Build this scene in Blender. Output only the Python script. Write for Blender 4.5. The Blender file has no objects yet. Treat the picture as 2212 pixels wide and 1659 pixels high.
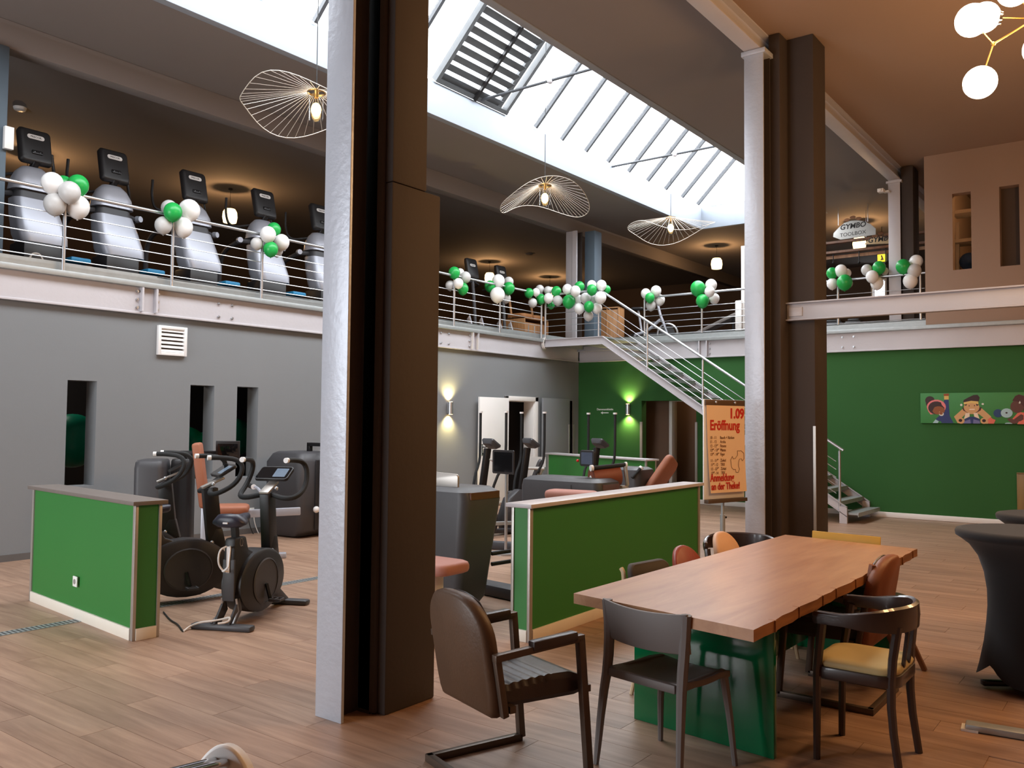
import bpy, bmesh, math, random
from mathutils import Vector, Matrix, Euler
random.seed(7)
SC = bpy.context.scene
COL = SC.collection
PI = math.pi
def V(*a): return Vector(a)

# ------------------------------------------------------------------ camera
W, H = 2212, 1659
FL, YAW, PITCH, ROLL, EYE = 1861.4, -0.64835, 0.043529, 0.0091634, 1.6
cf = V(math.sin(YAW)*math.cos(PITCH), math.cos(YAW)*math.cos(PITCH), math.sin(PITCH))
_r = V(math.cos(YAW), -math.sin(YAW), 0); _u = _r.cross(cf)
cr = _r*math.cos(ROLL) + _u*math.sin(ROLL)
cu = -_r*math.sin(ROLL) + _u*math.cos(ROLL)
EYEP = V(0, 0, EYE)
cam = bpy.data.cameras.new('camera'); camo = bpy.data.objects.new('camera', cam); COL.objects.link(camo)
cam.sensor_width = 36; cam.lens = FL/W*36; cam.clip_start = .05; cam.clip_end = 200
camo.matrix_world = Matrix(((cr.x, cu.x, -cf.x, 0), (cr.y, cu.y, -cf.y, 0), (cr.z, cu.z, -cf.z, EYE), (0, 0, 0, 1)))
SC.camera = camo

# ------------------------------------------------------------------ sky, exposure, portal
SKY_STRENGTH, EXPOSURE, LAMP = 12.2, 0.0, 1.0
w = bpy.data.worlds.new('sky'); SC.world = w; w.use_nodes = True
bg = w.node_tree.nodes['Background']
bg.inputs[0].default_value = (0.91, 0.955, 1.0, 1); bg.inputs[1].default_value = SKY_STRENGTH
SC.view_settings.view_transform = 'Standard'; SC.view_settings.look = 'None'
SC.view_settings.exposure = EXPOSURE; SC.view_settings.gamma = 1; SC.view_settings.use_curve_mapping = False
cy = SC.cycles
cy.use_denoising = True; cy.max_bounces = 10; cy.diffuse_bounces = 5; cy.glossy_bounces = 4; cy.transparent_max_bounces = 16
cy.sample_clamp_indirect = 6; cy.caustics_reflective = False; cy.caustics_refractive = False
SKX0, SKX1, SKY0, SKY1, CEIL, CURB = -8.66, -5.88, 2.0, 18.8, 6.2, 6.70
pl = bpy.data.lights.new('skylight_portal', 'AREA'); pl.shape = 'RECTANGLE'; pl.size = SKX1-SKX0; pl.size_y = SKY1-SKY0
pl.cycles.is_portal = True
po = bpy.data.objects.new('skylight_portal', pl); COL.objects.link(po); po.location = ((SKX0+SKX1)/2, (SKY0+SKY1)/2, CURB-.02)

WX0, WX1, WZ0, WZ1 = -9.6, -4.8, .4, 4.0               # added window in the front wall, unseen, for daylight from behind the viewer
pw = bpy.data.lights.new('added_window_portal', 'AREA'); pw.shape = 'RECTANGLE'; pw.size = WX1-WX0; pw.size_y = WZ1-WZ0; pw.cycles.is_portal = True
pwo = bpy.data.objects.new('added_window_portal', pw); COL.objects.link(pwo); pwo.location = ((WX0+WX1)/2, -3.99, (WZ0+WZ1)/2); pwo.rotation_euler = (PI/2, 0, 0)

# ------------------------------------------------------------------ a point seen at a pixel, on a chosen plane of the room
def ray(px, py): return cf + cr*((px-W/2)/FL) - cu*((py-H/2)/FL)
def onZ(px, py, z=0.0):
    d = ray(px, py); return EYEP + d*((z-EYE)/d.z)
def onX(px, py, x):
    d = ray(px, py); return EYEP + d*(x/d.x)
def onY(px, py, y):
    d = ray(px, py); return EYEP + d*(y/d.y)
def depth(p): return (p-EYEP).dot(cf)

# ------------------------------------------------------------------ materials
def lin(c):
    return tuple(((v/255)/12.92 if v/255 <= .04045 else ((v/255+.055)/1.055)**2.4) for v in c)
_M = {}
def mat(name, rgb, rough=.6, metal=0., var=.06, scale=6., bump=0., bscale=60., emit=None, estr=0., coat=0., spec=.5, sheen=0.):
    if name in _M: return _M[name]
    m = bpy.data.materials.new(name); m.use_nodes = True
    nt = m.node_tree; b = nt.nodes['Principled BSDF']; c = lin(rgb)
    tc = nt.nodes.new('ShaderNodeTexCoord'); nz = nt.nodes.new('ShaderNodeTexNoise')
    nz.inputs['Scale'].default_value = scale; nz.inputs['Detail'].default_value = 4
    nt.links.new(tc.outputs['Object'], nz.inputs['Vector'])
    mx = nt.nodes.new('ShaderNodeMix'); mx.data_type = 'RGBA'
    mx.inputs['A'].default_value = tuple(v*(1-var) for v in c)+(1,)
    mx.inputs['B'].default_value = tuple(min(1, v*(1+var)) for v in c)+(1,)
    nt.links.new(nz.outputs['Fac'], mx.inputs['Factor']); nt.links.new(mx.outputs['Result'], b.inputs['Base Color'])
    b.inputs['Roughness'].default_value = rough; b.inputs['Metallic'].default_value = metal
    b.inputs['Specular IOR Level'].default_value = spec
    b.inputs['Coat Weight'].default_value = coat; b.inputs['Coat Roughness'].default_value = .08
    b.inputs['Sheen Weight'].default_value = sheen
    if bump:
        n2 = nt.nodes.new('ShaderNodeTexNoise'); n2.inputs['Scale'].default_value = bscale; n2.inputs['Detail'].default_value = 3
        nt.links.new(tc.outputs['Object'], n2.inputs['Vector'])
        bp = nt.nodes.new('ShaderNodeBump'); bp.inputs['Strength'].default_value = bump; bp.inputs['Distance'].default_value = .01
        nt.links.new(n2.outputs['Fac'], bp.inputs['Height']); nt.links.new(bp.outputs['Normal'], b.inputs['Normal'])
    if emit:
        b.inputs['Emission Color'].default_value = lin(emit)+(1,); b.inputs['Emission Strength'].default_value = estr
    _M[name] = m
    return m
def glass(name, tint=(1, 1, 1), gloss=.08):
    m = bpy.data.materials.new(name); m.use_nodes = True; nt = m.node_tree
    nt.nodes.remove(nt.nodes['Principled BSDF']); o = nt.nodes['Material Output']
    t = nt.nodes.new('ShaderNodeBsdfTransparent'); t.inputs[0].default_value = tint+(1,)
    g = nt.nodes.new('ShaderNodeBsdfGlossy'); g.inputs['Roughness'].default_value = .03
    fr = nt.nodes.new('ShaderNodeLayerWeight'); fr.inputs[0].default_value = .15
    ad = nt.nodes.new('ShaderNodeMath'); ad.operation = 'MULTIPLY_ADD'; ad.inputs[1].default_value = .4; ad.inputs[2].default_value = gloss*.5
    mx = nt.nodes.new('ShaderNodeMixShader')
    nt.links.new(fr.outputs['Fresnel'], ad.inputs[0]); nt.links.new(ad.outputs[0], mx.inputs[0])
    nt.links.new(t.outputs[0], mx.inputs[1]); nt.links.new(g.outputs[0], mx.inputs[2]); nt.links.new(mx.outputs[0], o.inputs[0])
    return m
def wood(name, a, b, axis=0, rough=.45, sc=1.0, island=False, coat=0., rings=8.0):
    m = bpy.data.materials.new(name); m.use_nodes = True; nt = m.node_tree; bs = nt.nodes['Principled BSDF']
    tc = nt.nodes.new('ShaderNodeTexCoord'); mp = nt.nodes.new('ShaderNodeMapping')
    s = [rings*sc]*3; s[axis] = .7*sc; mp.inputs['Scale'].default_value = s
    if island:
        geo = nt.nodes.new('ShaderNodeNewGeometry'); oi = nt.nodes.new('ShaderNodeObjectInfo')
        sm = nt.nodes.new('ShaderNodeMath'); sm.operation = 'ADD'
        nt.links.new(geo.outputs['Random Per Island'], sm.inputs[0]); nt.links.new(oi.outputs['Random'], sm.inputs[1])
        fr = nt.nodes.new('ShaderNodeMath'); fr.operation = 'FRACT'; nt.links.new(sm.outputs[0], fr.inputs[0])
        ml = nt.nodes.new('ShaderNodeMath'); ml.operation = 'MULTIPLY'; ml.inputs[1].default_value = 37.; nt.links.new(fr.outputs[0], ml.inputs[0])
        cb = nt.nodes.new('ShaderNodeCombineXYZ'); nt.links.new(ml.outputs[0], cb.inputs[0]); nt.links.new(ml.outputs[0], cb.inputs[1]); nt.links.new(ml.outputs[0], cb.inputs[2])
        va = nt.nodes.new('ShaderNodeVectorMath'); va.operation = 'ADD'
        nt.links.new(geo.outputs['Position'], va.inputs[0]); nt.links.new(cb.outputs[0], va.inputs[1]); nt.links.new(va.outputs[0], mp.inputs['Vector'])
    else:
        nt.links.new(tc.outputs['Object'], mp.inputs['Vector'])
    n = nt.nodes.new('ShaderNodeTexNoise'); n.inputs['Scale'].default_value = 1.6; n.inputs['Detail'].default_value = 7; n.inputs['Roughness'].default_value = .62; n.inputs['Distortion'].default_value = .5
    nt.links.new(mp.outputs[0], n.inputs['Vector'])
    rp = nt.nodes.new('ShaderNodeValToRGB'); rp.color_ramp.elements[0].position = .3; rp.color_ramp.elements[1].position = .72
    rp.color_ramp.elements[0].color = lin(a)+(1,); rp.color_ramp.elements[1].color = lin(b)+(1,)
    nt.links.new(n.outputs['Fac'], rp.inputs[0])
    out = rp.outputs[0]
    if island:
        hs = nt.nodes.new('ShaderNodeHueSaturation'); mr = nt.nodes.new('ShaderNodeMapRange')
        mr.inputs['To Min'].default_value = .92; mr.inputs['To Max'].default_value = 1.08
        nt.links.new(fr.outputs[0], mr.inputs['Value']); nt.links.new(mr.outputs[0], hs.inputs['Value']); nt.links.new(out, hs.inputs['Color']); out = hs.outputs[0]
    nt.links.new(out, bs.inputs['Base Color']); bs.inputs['Roughness'].default_value = rough; bs.inputs['Coat Weight'].default_value = coat
    bs.inputs['Coat Roughness'].default_value = .25
    bp = nt.nodes.new('ShaderNodeBump'); bp.inputs['Strength'].default_value = .08; bp.inputs['Distance'].default_value = .004
    nt.links.new(n.outputs['Fac'], bp.inputs['Height']); nt.links.new(bp.outputs['Normal'], bs.inputs['Normal'])
    return m

# ------------------------------------------------------------------ mesh builder
def rot(rx=0, ry=0, rz=0): return Euler((math.radians(rx), math.radians(ry), math.radians(rz))).to_matrix()
class MB:
    def __init__(s): s.v = []; s.f = []; s.mi = []; s.cur = 0
    def m(s, i): s.cur = i; return s
    def add(s, vs, fs):
        o = len(s.v); s.v += [tuple(p) for p in vs]; s.f += [tuple(i+o for i in f) for f in fs]; s.mi += [s.cur]*len(fs); return s
    def box(s, x0, y0, z0, x1, y1, z1):
        x0, x1 = sorted((x0, x1)); y0, y1 = sorted((y0, y1)); z0, z1 = sorted((z0, z1))
        return s.add([(x0,y0,z0),(x1,y0,z0),(x1,y1,z0),(x0,y1,z0),(x0,y0,z1),(x1,y0,z1),(x1,y1,z1),(x0,y1,z1)],
                     [(3,2,1,0),(4,5,6,7),(0,1,5,4),(1,2,6,5),(2,3,7,6),(3,0,4,7)])
    def obox(s, c, size, R=None):
        c = Vector(c); h = [d/2 for d in size]; R = R or Matrix.Identity(3)
        P = [c + R @ V(a*h[0], b*h[1], d*h[2]) for d in (-1, 1) for a, b in ((-1,-1),(1,-1),(1,1),(-1,1))]
        return s.add(P, [(3,2,1,0),(4,5,6,7),(0,1,5,4),(1,2,6,5),(2,3,7,6),(3,0,4,7)])
    def beam(s, p, q, wd, ht, up=(0,0,1)):            # a bar of rectangular section between two points
        p, q = Vector(p), Vector(q); x = (q-p); L = x.length; x /= L; y = Vector(up).cross(x)
        if y.length < 1e-4: y = V(0,1,0).cross(x)
        y.normalize(); z = x.cross(y); R = Matrix((x, y, z)).transposed()
        return s.obox((p+q)/2, (L, wd, ht), R)
    def loft(s, rings, cap=True):
        n = len(rings[0]); o = len(s.v); vs = [p for r in rings for p in r]; fs = []
        for k in range(len(rings)-1):
            for i in range(n):
                j = (i+1) % n; fs.append((k*n+i, k*n+j, (k+1)*n+j, (k+1)*n+i))
        if cap: fs.append(tuple(range(n-1, -1, -1))); fs.append(tuple((len(rings)-1)*n+i for i in range(n)))
        return s.add(vs, fs)
    def cyl(s, p, q, r0, r1=None, n=12, cap=True):
        p, q = Vector(p), Vector(q); r1 = r0 if r1 is None else r1; z = (q-p).normalized()
        x = z.orthogonal().normalized(); y = z.cross(x)
        ring = lambda c, r: [c + x*(r*math.cos(2*PI*i/n)) + y*(r*math.sin(2*PI*i/n)) for i in range(n)]
        return s.loft([ring(p, r0), ring(q, r1)], cap)
    def tube(s, pts, r, n=8, closed=False, smooth=0, flat=1.0):
        P = [Vector(p) for p in pts]
        for _ in range(smooth):
            Q = []; m = len(P)
            rng = range(m) if closed else range(m-1)
            if not closed: Q.append(P[0])
            for i in rng:
                a, b = P[i], P[(i+1) % m]; Q += [a*.75+b*.25, a*.25+b*.75]
            if not closed: Q.append(P[-1])
            P = Q
        m = len(P); T = []
        for i in range(m):
            a = P[(i-1) % m] if closed else P[max(i-1, 0)]; b = P[(i+1) % m] if closed else P[min(i+1, m-1)]
            T.append((b-a).normalized())
        x = T[0].orthogonal().normalized(); rings = []
        for i in range(m):
            x = (x - T[i]*x.dot(T[i])); x = x.normalized() if x.length > 1e-6 else T[i].orthogonal().normalized()
            y = T[i].cross(x); rr = r(i/(m-1)) if callable(r) else r
            rings.append([P[i] + x*(rr*math.cos(2*PI*k/n)) + y*(rr*flat*math.sin(2*PI*k/n)) for k in range(n)])
        if closed:
            rings.append(rings[0]); return s.loft(rings, False)
        return s.loft(rings)
    def lathe(s, prof, c=(0,0,0), n=24, cap=True, sx=1., sy=1.):
        c = Vector(c)
        return s.loft([[c + V(r*sx*math.cos(2*PI*i/n), r*sy*math.sin(2*PI*i/n), z) for i in range(n)] for r, z in prof], cap)
    def prism(s, poly, axis, a, b):
        def P(p, d): return (d, p[0], p[1]) if axis == 'x' else (p[0], d, p[1]) if axis == 'y' else (p[0], p[1], d)
        r0 = [P(p, a) for p in poly]; r1 = [P(p, b) for p in poly]
        return s.loft([r0, r1])
    def ball(s, c, r, nu=20, nv=12, R=None, sx=1, sy=1, sz=1):
        c = Vector(c); R = R or Matrix.Identity(3); rings = []
        for k in range(1, nv):
            t = PI*k/nv
            rings.append([c + R @ V(r*sx*math.sin(t)*math.cos(2*PI*i/nu), r*sy*math.sin(t)*math.sin(2*PI*i/nu), -r*sz*math.cos(t)) for i in range(nu)])
        s.loft(rings, False); o = len(s.v); base = o - nu*(nv-1)
        s.v += [tuple(c + R @ V(0, 0, -r*sz)), tuple(c + R @ V(0, 0, r*sz))]
        for i in range(nu):
            j = (i+1) % nu; s.f.append((base+j, base+i, o)); s.f.append((base+nu*(nv-2)+i, base+nu*(nv-2)+j, o+1)); s.mi += [s.cur]*2
        return s
    def xf(s, M):
        s.v = [tuple(M @ Vector(p)) for p in s.v]; return s
    def build(s, name, mats, parent=None, bevel=0., seg=2, ang=35, label=None, cat=None, group=None, kind=None, loc=None, rz=0.):
        me = bpy.data.meshes.new(name); me.from_pydata(s.v, [], s.f)
        if not isinstance(mats, (list, tuple)): mats = [mats]
        for mm in mats: me.materials.append(mm)
        me.polygons.foreach_set('material_index', s.mi)
        bm = bmesh.new(); bm.from_mesh(me); bmesh.ops.recalc_face_normals(bm, faces=bm.faces)
        if bevel:
            ed = [e for e in bm.edges if len(e.link_faces) == 2 and e.calc_face_angle(0) > math.radians(30)]
            bmesh.ops.bevel(bm, geom=ed, offset=bevel, segments=seg, affect='EDGES', profile=.5, clamp_overlap=True)
        bm.to_mesh(me); bm.free()
        me.polygons.foreach_set('use_smooth', [True]*len(me.polygons)); me.set_sharp_from_angle(angle=math.radians(ang))
        o = bpy.data.objects.new(name, me); COL.objects.link(o)
        if parent: o.parent = parent
        if loc is not None: o.location = loc
        if rz: o.rotation_euler.z = rz
        tag(o, label, cat, group, kind)
        return o
def tag(o, label=None, cat=None, group=None, kind=None):
    if label: o['label'] = label
    if cat: o['category'] = cat
    if group: o['group'] = group
    if kind: o['kind'] = kind
    return o
def thing(name, label, cat, loc=(0,0,0), rz=0., group=None, parent=None):
    o = bpy.data.objects.new(name, None); COL.objects.link(o); o.location = loc; o.rotation_euler = (0, 0, rz); o.empty_display_size = .1
    if parent: o.parent = parent
    return tag(o, label, cat, group)
def dup(root, loc, rz=None, label=None, group=None):
    def cp(o, par):
        c = o.copy(); COL.objects.link(c)
        if par: c.parent = par
        for ch in list(o.children): cp(ch, c)
        return c
    r = cp(root, None); r.location = loc
    if rz is not None: r.rotation_euler = (0, 0, rz)
    if label: r['label'] = label
    if group: r['group'] = group
    return r
def lamp(name, kind, loc, power, color, size=.05, parent=None, spot=None, target=None, blend=.5):
    l = bpy.data.lights.new(name, kind); l.energy = power*LAMP; l.color = color
    if kind in ('POINT', 'SPOT'): l.shadow_soft_size = size
    if kind == 'SPOT': l.spot_size = math.radians(spot); l.spot_blend = blend
    o = bpy.data.objects.new(name, l); COL.objects.link(o); o.location = loc
    if parent: o.parent = parent
    if target is not None: o.rotation_euler = (Vector(target)).to_track_quat('-Z', 'Y').to_euler()
    return o
def text(body, name, size, m, parent, M, extrude=.0015, bold=0., align='LEFT', sx=1., shear=0.):
    c = bpy.data.curves.new(name, 'FONT'); c.body = body; c.size = size; c.extrude = extrude; c.align_x = align; c.offset = bold; c.shear = shear; c.resolution_u = 3
    t = bpy.data.objects.new(name, c); COL.objects.link(t)
    bpy.context.view_layer.update()
    me = bpy.data.meshes.new_from_object(t); bpy.data.objects.remove(t)
    me.transform(M @ Matrix.Diagonal((sx, 1, 1, 1))); me.materials.clear(); me.materials.append(m)
    o = bpy.data.objects.new(name, me); COL.objects.link(o)
    if parent: o.parent = parent
    return o
def frame(o, x, y):                                    # matrix whose local x, y run along two world directions from o
    x = Vector(x).normalized(); y = Vector(y).normalized(); z = x.cross(y)
    return Matrix(((x.x, y.x, z.x, o[0]), (x.y, y.y, z.y, o[1]), (x.z, y.z, z.z, o[2]), (0,0,0,1)))

# ------------------------------------------------------------------ palette
m_grey = mat('grey_wall_paint', (127,129,131), .85, var=.03, scale=1.5, bump=.05, bscale=90)
m_green = mat('green_wall_paint', (40,94,38), .8, var=.04, scale=1.5, bump=.05, bscale=90)
m_taupe = mat('taupe_ceiling_paint', (132,124,121), .9, var=.05, scale=.8, bump=.05)
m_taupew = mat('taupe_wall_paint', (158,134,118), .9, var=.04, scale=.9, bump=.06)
m_reveal = mat('white_reveal_paint', (146,153,163), .8, var=.02)
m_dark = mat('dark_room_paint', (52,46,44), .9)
m_mezzf = mat('dark_rubber_floor', (46,42,42), .7)
m_steel = mat('silver_painted_steel', (196,192,196), .5, .15, var=.05, scale=3, bump=.12, bscale=25)
m_stain = mat('brushed_stainless_steel', (200,202,206), .3, .85, var=.05)
m_galv = mat('galvanised_steel', (168,172,172), .45, .5, var=.14, scale=14)
m_bar = mat('dark_glazing_bar_metal', (70,72,76), .5, .2, var=.08)
m_louvre = mat('weathered_louvre_metal', (78,80,82), .5, .2, var=.25, scale=10)
m_alu = mat('anodised_aluminium', (176,170,164), .4, .5, var=.04)
m_colsilver = mat('thick_silver_column_paint', (190,194,204), .42, .2, var=.07, scale=5, bump=.35, bscale=22)
m_coldark = mat('dark_brown_column_paint', (62,52,47), .75, var=.08, scale=4, bump=.12, bscale=30)
m_white = mat('white_plastic', (235,232,230), .4, var=.02)
m_whitep = mat('white_lacquer', (240,236,232), .45, var=.02)
m_black = mat('black_plastic', (38,36,37), .45, var=.1, bump=.05, bscale=120)
m_blackm = mat('black_metal', (34,32,33), .35, .3, var=.1)
m_charc = mat('charcoal_machine_shell', (66,65,68), .5, var=.07, scale=9, bump=.06, bscale=150)
m_rubber = mat('black_rubber', (26,26,27), .75, var=.1)
m_screen = mat('dark_glass_screen', (16,16,18), .08, var=.02, coat=.4)
m_silver = mat('silver_plastic_shroud', (176,178,188), .38, .3, var=.03)
m_chrome = mat('chrome', (210,210,212), .12, 1., var=.02)
m_tan = mat('tan_upholstery', (158,98,72), .6, var=.06, bump=.05, bscale=200)
m_rose = mat('dusky_rose_upholstery', (178,122,108), .6, var=.05, bump=.05, bscale=200)
m_ledge = mat('stone_grey_ledge_laminate', (118,108,102), .45, var=.08, scale=20)
m_ledge2 = mat('pale_ledge_laminate', (190,184,186), .4, var=.04, scale=20)
m_leather = mat('brown_aged_leather', (82,58,40), .48, var=.22, scale=5, bump=.12, bscale=70)
m_leather2 = mat('cognac_leather', (128,72,40), .5, var=.18, scale=6, bump=.1, bscale=70)
m_leatherd = mat('dark_seat_leather', (58,47,44), .36, var=.15, scale=5, bump=.08, bscale=60)
m_bronze = mat('bronze_brown_steel', (92,78,68), .4, .5, var=.1)
m_greyp = mat('warm_grey_plastic', (112,106,104), .55, var=.04, bump=.03, bscale=160)
m_darkwood = mat('dark_stained_beech', (48,31,26), .35, var=.25, scale=7, coat=.35)
m_cream = mat('cream_leatherette', (202,184,132), .55, var=.06)
m_yellow = mat('mustard_yellow_lacquer', (196,154,52), .5, var=.06)
m_red = mat('red_leather', (142,58,42), .45, var=.14, scale=8, bump=.08)
m_peach = mat('peach_shell_plastic', (214,172,140), .5, var=.04)
m_stretch = mat('black_stretch_fabric', (24,22,23), .9, var=.1, bump=.06, bscale=260, sheen=.1)
m_outlet = mat('white_socket_plastic', (244,242,238), .4, var=.01)
m_hole = mat('dark_socket_recess', (60,58,58), .7)
m_socketgrey = mat('grey_socket_insert', (150,146,140), .6)
m_bulbwarm = mat('warm_bulb_glass', (255,214,150), .3, emit=(255,206,130), estr=14.)
m_bulbcool = mat('opal_globe_glass', (255,244,224), .3, emit=(255,226,178), estr=9.)
m_brass = mat('brushed_brass', (180,142,78), .3, .9, var=.06)
m_cableb = mat('black_cable_sheath', (28,28,28), .6)
m_cablew = mat('white_cable_sheath', (222,214,206), .55)
m_bgreen = mat('green_balloon_latex', (36,164,76), .32, var=.05, scale=3, spec=.4)
m_bwhite = mat('white_balloon_latex', (236,234,232), .35, var=.03, scale=3, spec=.4)
m_bgrey = mat('pearl_grey_balloon_latex', (198,196,194), .35, var=.05, scale=3, spec=.4)
m_gymball = mat('teal_green_gym_ball_vinyl', (0,150,112), .3, var=.04)
m_blue = mat('blue_step_pad', (40,140,190), .5)
m_glass = glass('clear_glass')
# ================================================================== the setting
XG, YG = -10.25, 15.95
def cells(mb, axis, a0, a1, u0, u1, z0, z1, holes):
    us = sorted({u0, u1, *[min(max(v, u0), u1) for h in holes for v in h[:2]]}); zs = sorted({z0, z1, *[min(max(v, z0), z1) for h in holes for v in h[2:]]})
    for i in range(len(us)-1):
        for k in range(len(zs)-1):
            cu_, cz = (us[i]+us[i+1])/2, (zs[k]+zs[k+1])/2
            if any(h[0] < cu_ < h[1] and h[2] < cz < h[3] for h in holes): continue
            if axis == 'x': mb.box(a0, us[i], zs[k], a1, us[i+1], zs[k+1])
            elif axis == 'y': mb.box(us[i], a0, zs[k], us[i+1], a1, zs[k+1])
            else: mb.box(us[i], zs[k], a0, us[i+1], zs[k+1], a1)
    return mb
def structure(name, mb, m, parent=None, **k): return mb.build(name, m, parent, kind=None if parent else 'structure', **k)

# floor: slab with wood-look planks running along x
m_floor = wood('wood_look_vinyl', (138,106,86), (182,148,124), 0, rough=.42, island=True)
floor = structure('floor', MB().box(-14, -4.2, -.2, 6.2, 19.5, -.004), m_floor)
PLW, PLL = .2, 1.35
def plank_mesh():
    mb = MB(); h = .0012; mb.box(h, h, -.006, PLL-h, PLW-h, 0); return mb
proto = plank_mesh().build('plank', m_floor, floor); pls = []
for j in range(80):
    y = .0 + j*PLW; off = (j*.53) % PLL
    if y+PLW > YG-.02: break
    x = -10.2 + off - PLL
    while x < 3:
        x0, x1 = max(x, -10.24), x+PLL
        if x1 - x0 > .05:
            c = V((x0+x1)/2, y+PLW/2, 0); d = c-EYEP; dd = d.dot(cf)
            if dd > .5:
                px = W/2+FL*d.dot(cr)/dd; py = H/2-FL*d.dot(cu)/dd
                if -300 < px < W+300 and py < H+250: pls.append((dd, x0, x1, y, x0 == x))
        x += PLL
pls.sort(); n = 0; far = MB()
for dd, x0, x1, y, full in pls:
    if n < 290 and full:
        o = proto if n == 0 else proto.copy()
        if n: COL.objects.link(o); o.parent = floor
        o.location = (x0, y, 0); n += 1
    else: far.box(x0+.0012, y+.0012, -.006, x1-.0012, y+PLW-.0012, 0)
far.build('plank_field', m_floor, floor, kind='stuff')

# ground-floor walls
slots = [(4.90, 5.25, .79, 2.04), (6.50, 6.86, .79, 2.045), (7.22, 7.57, .79, 2.05)]
mb = cells(MB(), 'x', XG-.25, XG, -4, YG+.2, 0, 2.95, slots + [(13.38, 14.30, 0, 2.02), (15.0, 15.70, 0, 2.06)])
wall_left = structure('wall_left', mb, m_grey)
OP0, OP1 = -8.69, -7.46
mb = cells(MB(), 'y', YG, YG+.2, XG, 6, 0, 3.0, [(OP0, OP1, 0, 2.055)])
wall_back = structure('wall_back', mb, m_green)
structure('wall_right', MB().box(6, -4.2, 0, 6.2, 28, 6.3), m_taupew)
structure('wall_front', cells(MB(), 'y', -4.2, -4, -20.2, 6.2, 0, 6.3, [(WX0, WX1, WZ0, WZ1)]), m_taupew)
sw = MB()
for k in range(4): x = WX0+(WX1-WX0)*k/3; sw.box(x-.03, -4.12, WZ0, x+.03, -4.06, WZ1)
for z in (WZ0, WZ1): sw.box(WX0, -4.12, z-.03, WX1, -4.06, z+.03)
sw = structure('added_window', sw, m_alu)  # added window out of view, brings daylight in from the front
for k in range(3): a = WX0+(WX1-WX0)*k/3; MB().box(a+.03, -4.095, WZ0+.03, a+(WX1-WX0)/3-.03, -4.085, WZ1-.03).build('pane', m_glass, sw)
structure('baseboard_left', cells(MB(), 'x', XG, XG+.015, -4, YG, 0, .075, [(12.3, 14.4, -1, 1), (14.9, 15.75, -1, 1)]), mat('grey_skirting_vinyl', (96,92,90), .6))
structure('baseboard_back', cells(MB(), 'y', YG-.018, YG, XG+.02, 6, 0, .09, [(OP0, OP1, -1, 1)]), m_whitep, bevel=.004)
# rooms behind the grey wall and behind the opening in the green wall
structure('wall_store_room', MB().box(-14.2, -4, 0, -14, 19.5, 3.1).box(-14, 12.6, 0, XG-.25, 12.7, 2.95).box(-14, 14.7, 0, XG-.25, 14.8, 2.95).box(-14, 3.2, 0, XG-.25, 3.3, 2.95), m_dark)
hall_brown = mat('brown_corridor_paint', (120,92,74), .8, var=.05, scale=2)
hx = onY(1447, 900, 16.7).x
structure('wall_corridor', MB().box(-14, 19.3, 0, 6, 19.5, 3.0).box(-9.6, 16.7, 0, hx, 16.85, 2.95).box(-9.75, YG+.2, 0, -9.6, 17, 2.95).box(-6.3, YG+.2, 0, -6.1, 19.3, 2.95).box(-9.7, 17.6, 0, -6.3, 17.75, 2.95), hall_brown)
structure('trim_1', MB().box(hx, 16.66, 0, hx+.07, 16.9, 2.06).box(hx, 16.66, 2.06, -6.6, 16.9, 2.12), m_whitep, bevel=.004)
lamp('corridor_lamp', 'POINT', (-7.3, 16.75, 2.6), 26, (1, .66, .36), .12)
lamp('changing_room_lamp', 'POINT', (-12.2, 13.7, 2.4), 3, (1, .92, .84), .12)

# mezzanine slabs, upper walls
structure('floor_mezzanine', MB().box(-20.2, -4, 3.0, XG-.02, YG+.1, 3.28).box(-20.2, YG+.1, 3.0, 6, 28, 3.28), m_mezzf)
m_mwall = mat('dark_taupe_gym_wall', (84,70,62), .9, var=.06, scale=.7)
structure('wall_mezzanine_left', MB().box(-20.2, -4, 3.28, -20, 28, CEIL), m_mwall)
UW0, UW1 = onY(1886, 630, 26).x, onY(1912, 630, 26).x
uz0, uz1 = onY(1900, 650, 26).z, onY(1900, 606, 26).z
structure('wall_mezzanine_back', cells(MB(), 'y', 26, 26.2, -20, 6, 3.28, CEIL, [(UW0, UW1, uz0, uz1)]), m_mwall)
wf = structure('window_1', MB().box(UW0-.05, 25.97, uz0-.05, UW1+.05, 26.0, uz0).box(UW0-.05, 25.97, uz1, UW1+.05, 26, uz1+.05).box(UW0-.05, 25.97, uz0, UW0, 26, uz1).box(UW1, 25.97, uz0, UW1+.05, 26, uz1), m_whitep)
MB().box(UW0, 26.08, uz0, UW1, 26.09, uz1).build('pane', m_glass, wf)
# upper room wall above the green wall, with two slots
us = [(-2.78, -2.50, 4.2, 5.49), (-2.085, -1.805, 4.19, 5.5)]
structure('wall_upper', cells(MB(), 'y', YG-.08, YG+.12, -3.21, 6, 3.24, CEIL, us).box(-3.21, YG+.12, 3.28, -3.07, 26, CEIL), m_taupew)

# ceiling with the skylight opening
ceiling = structure('ceiling', cells(MB(), 'z', CEIL, CEIL+.15, -20.2, -3.76, -4.2, 28, [(SKX0-.06, SKX1+.06, SKY0-.06, SKY1+.06)]), m_taupe)
MB().box(-3.76, -4.2, CEIL, 6.2, 28, CEIL+.15).build('bay_ceiling', m_taupew, ceiling)  # lighter, warmer colour than the main ceiling stands in for more lamp light
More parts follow.
